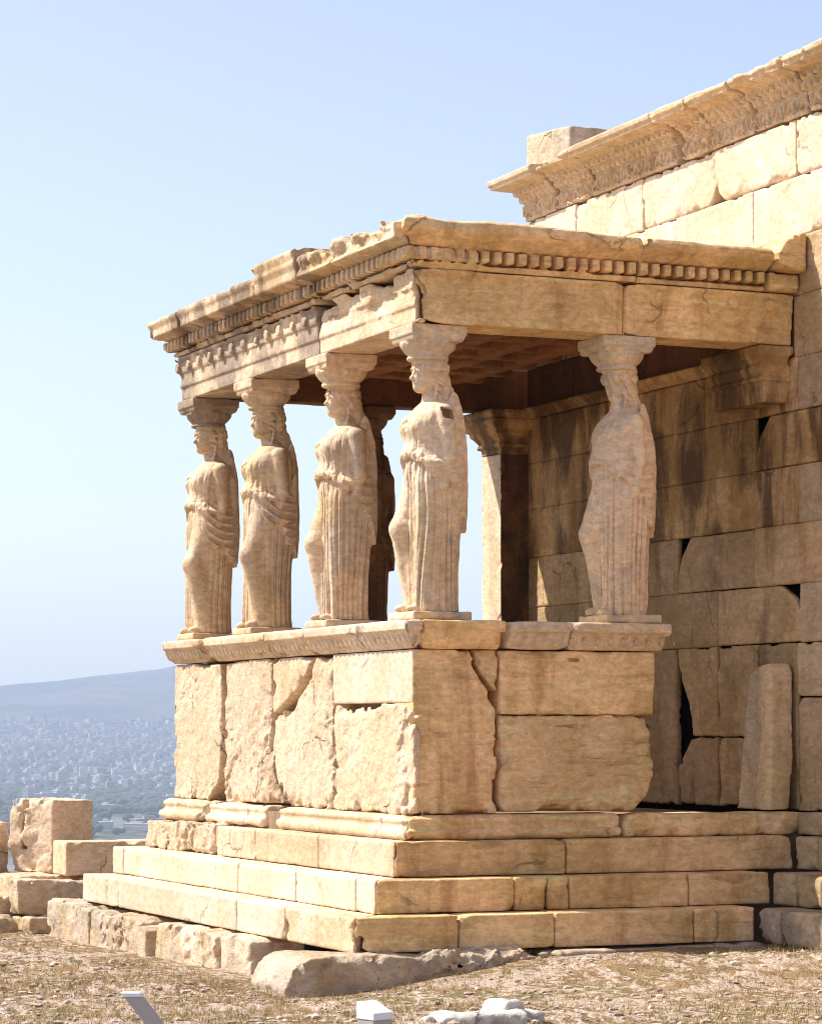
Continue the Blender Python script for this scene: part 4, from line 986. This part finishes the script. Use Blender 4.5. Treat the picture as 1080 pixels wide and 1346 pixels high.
def spot(r0, r1, n, th0=2.6, th1=9.6, dmin=16, acc=None):
    out = []; tries = 0
    while len(out) < n and tries < n*40:
        tries += 1
        r = math.sqrt(fr.uniform(r0*r0, r1*r1)); th = math.radians(fr.uniform(th0, th1))
        if acc is not None and fr.random() > acc(r, th): continue
        x, y = [float(v) for v in far_xy(r, th)]
        if any(abs(x-a)+abs(y-b) < dmin for a, b in out[-400:]): continue
        out.append((x, y)); placed.append((r, th))
        yield r, th, x, y, float(far_h(np.array([r]), np.array([th]))[0])
cnt = 0
def put(r, th, x, y, z, big=False):
    me, V, Q, i = protos[fr.integers(0, len(protos))]
    if big: me = protos[12+fr.integers(0, 3)][0]
    o = bpy.data.objects.new('distant_building', me); C.objects.link(o); o.location = (x, y, z-1)
    o.rotation_euler.z = fr.uniform(0, 3.14); k = fr.uniform(.6, 1.0); o.scale = (k, k, k*fr.uniform(.85, 1.2))
    tag(o, 'pale flat-roofed building of the hazy city below the hill', 'building', 'buildings of the city far below')
for r, th, x, y, z in spot(2500, 4200, 60, acc=lambda r, th: .25+.75*float(vnoise(np.array([r/260]), np.array([th*26]), np.array([0.]), 4)[0] > 0)): put(r, th, x, y, z, fr.random() < .35)
for r, th, x, y, z in spot(4350, 5000, 240, acc=None): put(r, th, x, y, z)
SV, SQ = [], []
nv = 0
def mass(r0, r1, n, acc):
    global nv
    for r, th, x, y, z in spot(r0, r1, n, dmin=10, acc=acc):
        _, V, Q, i = protos[4*fr.choice([0, 0, 1, 1, 2, 4])]
        a = fr.uniform(0, 3.14); c, s_ = math.cos(a), math.sin(a); k = fr.uniform(.5, .9)
        SV.append(np.stack([(V[:, 0]*c-V[:, 1]*s_)*k+x, (V[:, 0]*s_+V[:, 1]*c)*k+y, V[:, 2]*k+z-1], 1)); SQ.append(np.array(Q)+nv); nv += len(V)
dens = lambda r, th: max(.06, (1-.80*float(sstep(5700, 7000, r)))*(.35+.65*float(vnoise(np.array([r/380]), np.array([th*17]), np.array([0.]), 8)[0] > -.25)))
mass(5000, 6750, 3600, dens)
M['city'] = plain('hillside_render', (.37, .36, .35), .9, var=0, vscale=.02, col2=(.22, .20, .18))
tag(obj('hillside_city', np.concatenate(SV), np.concatenate(SQ), M['city'], smooth=False), 'dense pale city covering the lower slope of the hazy hill', None, None, 'stuff')
# woods of the plain
WV, WF = [], []; k = 0
for r, th, x, y, z in list(spot(2300, 4600, 1500, dmin=7, acc=lambda r, th: 1. if vnoise(np.array([r/170]), np.array([th*30]), np.array([0.]), 14)[0] > -.05 or 3700 < r < 4350 else .06)) + list(spot(4400, 6800, 500, dmin=7)):
    s_ = fr.uniform(5, 10)
    for _ in range(3):
        v = IV*(1+.25*vnoise(IV[:, 0]*2+k, IV[:, 1]*2, IV[:, 2]*2, 3)[:, None])*np.array([s_, s_, s_*.75])*fr.uniform(.5, .9)
        WV.append(v+np.array([x+fr.normal(0, s_*.6), y+fr.normal(0, s_*.6), z+s_*.55])); WF.append(IF+k*len(IV)); k += 1
M['woods'] = plain('far_tree_green', (.035, .05, .03), 1, var=0, vscale=.02, col2=(.055, .065, .04))
tag(obj('far_woods', np.concatenate(WV), np.concatenate(WF), M['woods'], smooth=True), 'dark belt of trees in the plain below the city', None, None, 'stuff')

# ------------------------------------------------------------------ the air
hz = bpy.data.materials.new('air'); hz.use_nodes = True; ht_ = hz.node_tree
for n in list(ht_.nodes):
    if n.type != 'OUTPUT_MATERIAL': ht_.nodes.remove(n)
pv = ht_.nodes.new("ShaderNodeVolumePrincipled"); pv.inputs["Color"].default_value = (.64, .76, .97, 1); pv.inputs["Density"].default_value = 1.15e-4
pv.inputs["Anisotropy"].default_value = .0
ht_.links.new(pv.outputs[0], [n for n in ht_.nodes if n.type == 'OUTPUT_MATERIAL'][0].inputs["Volume"])
V, Q = boxmesh(-9900, 9900, -9900, 9900, -150, 330)
tag(obj('haze', V, Q, hz, smooth=False), 'pale blue haze over the far city and hill', None, None, 'stuff')
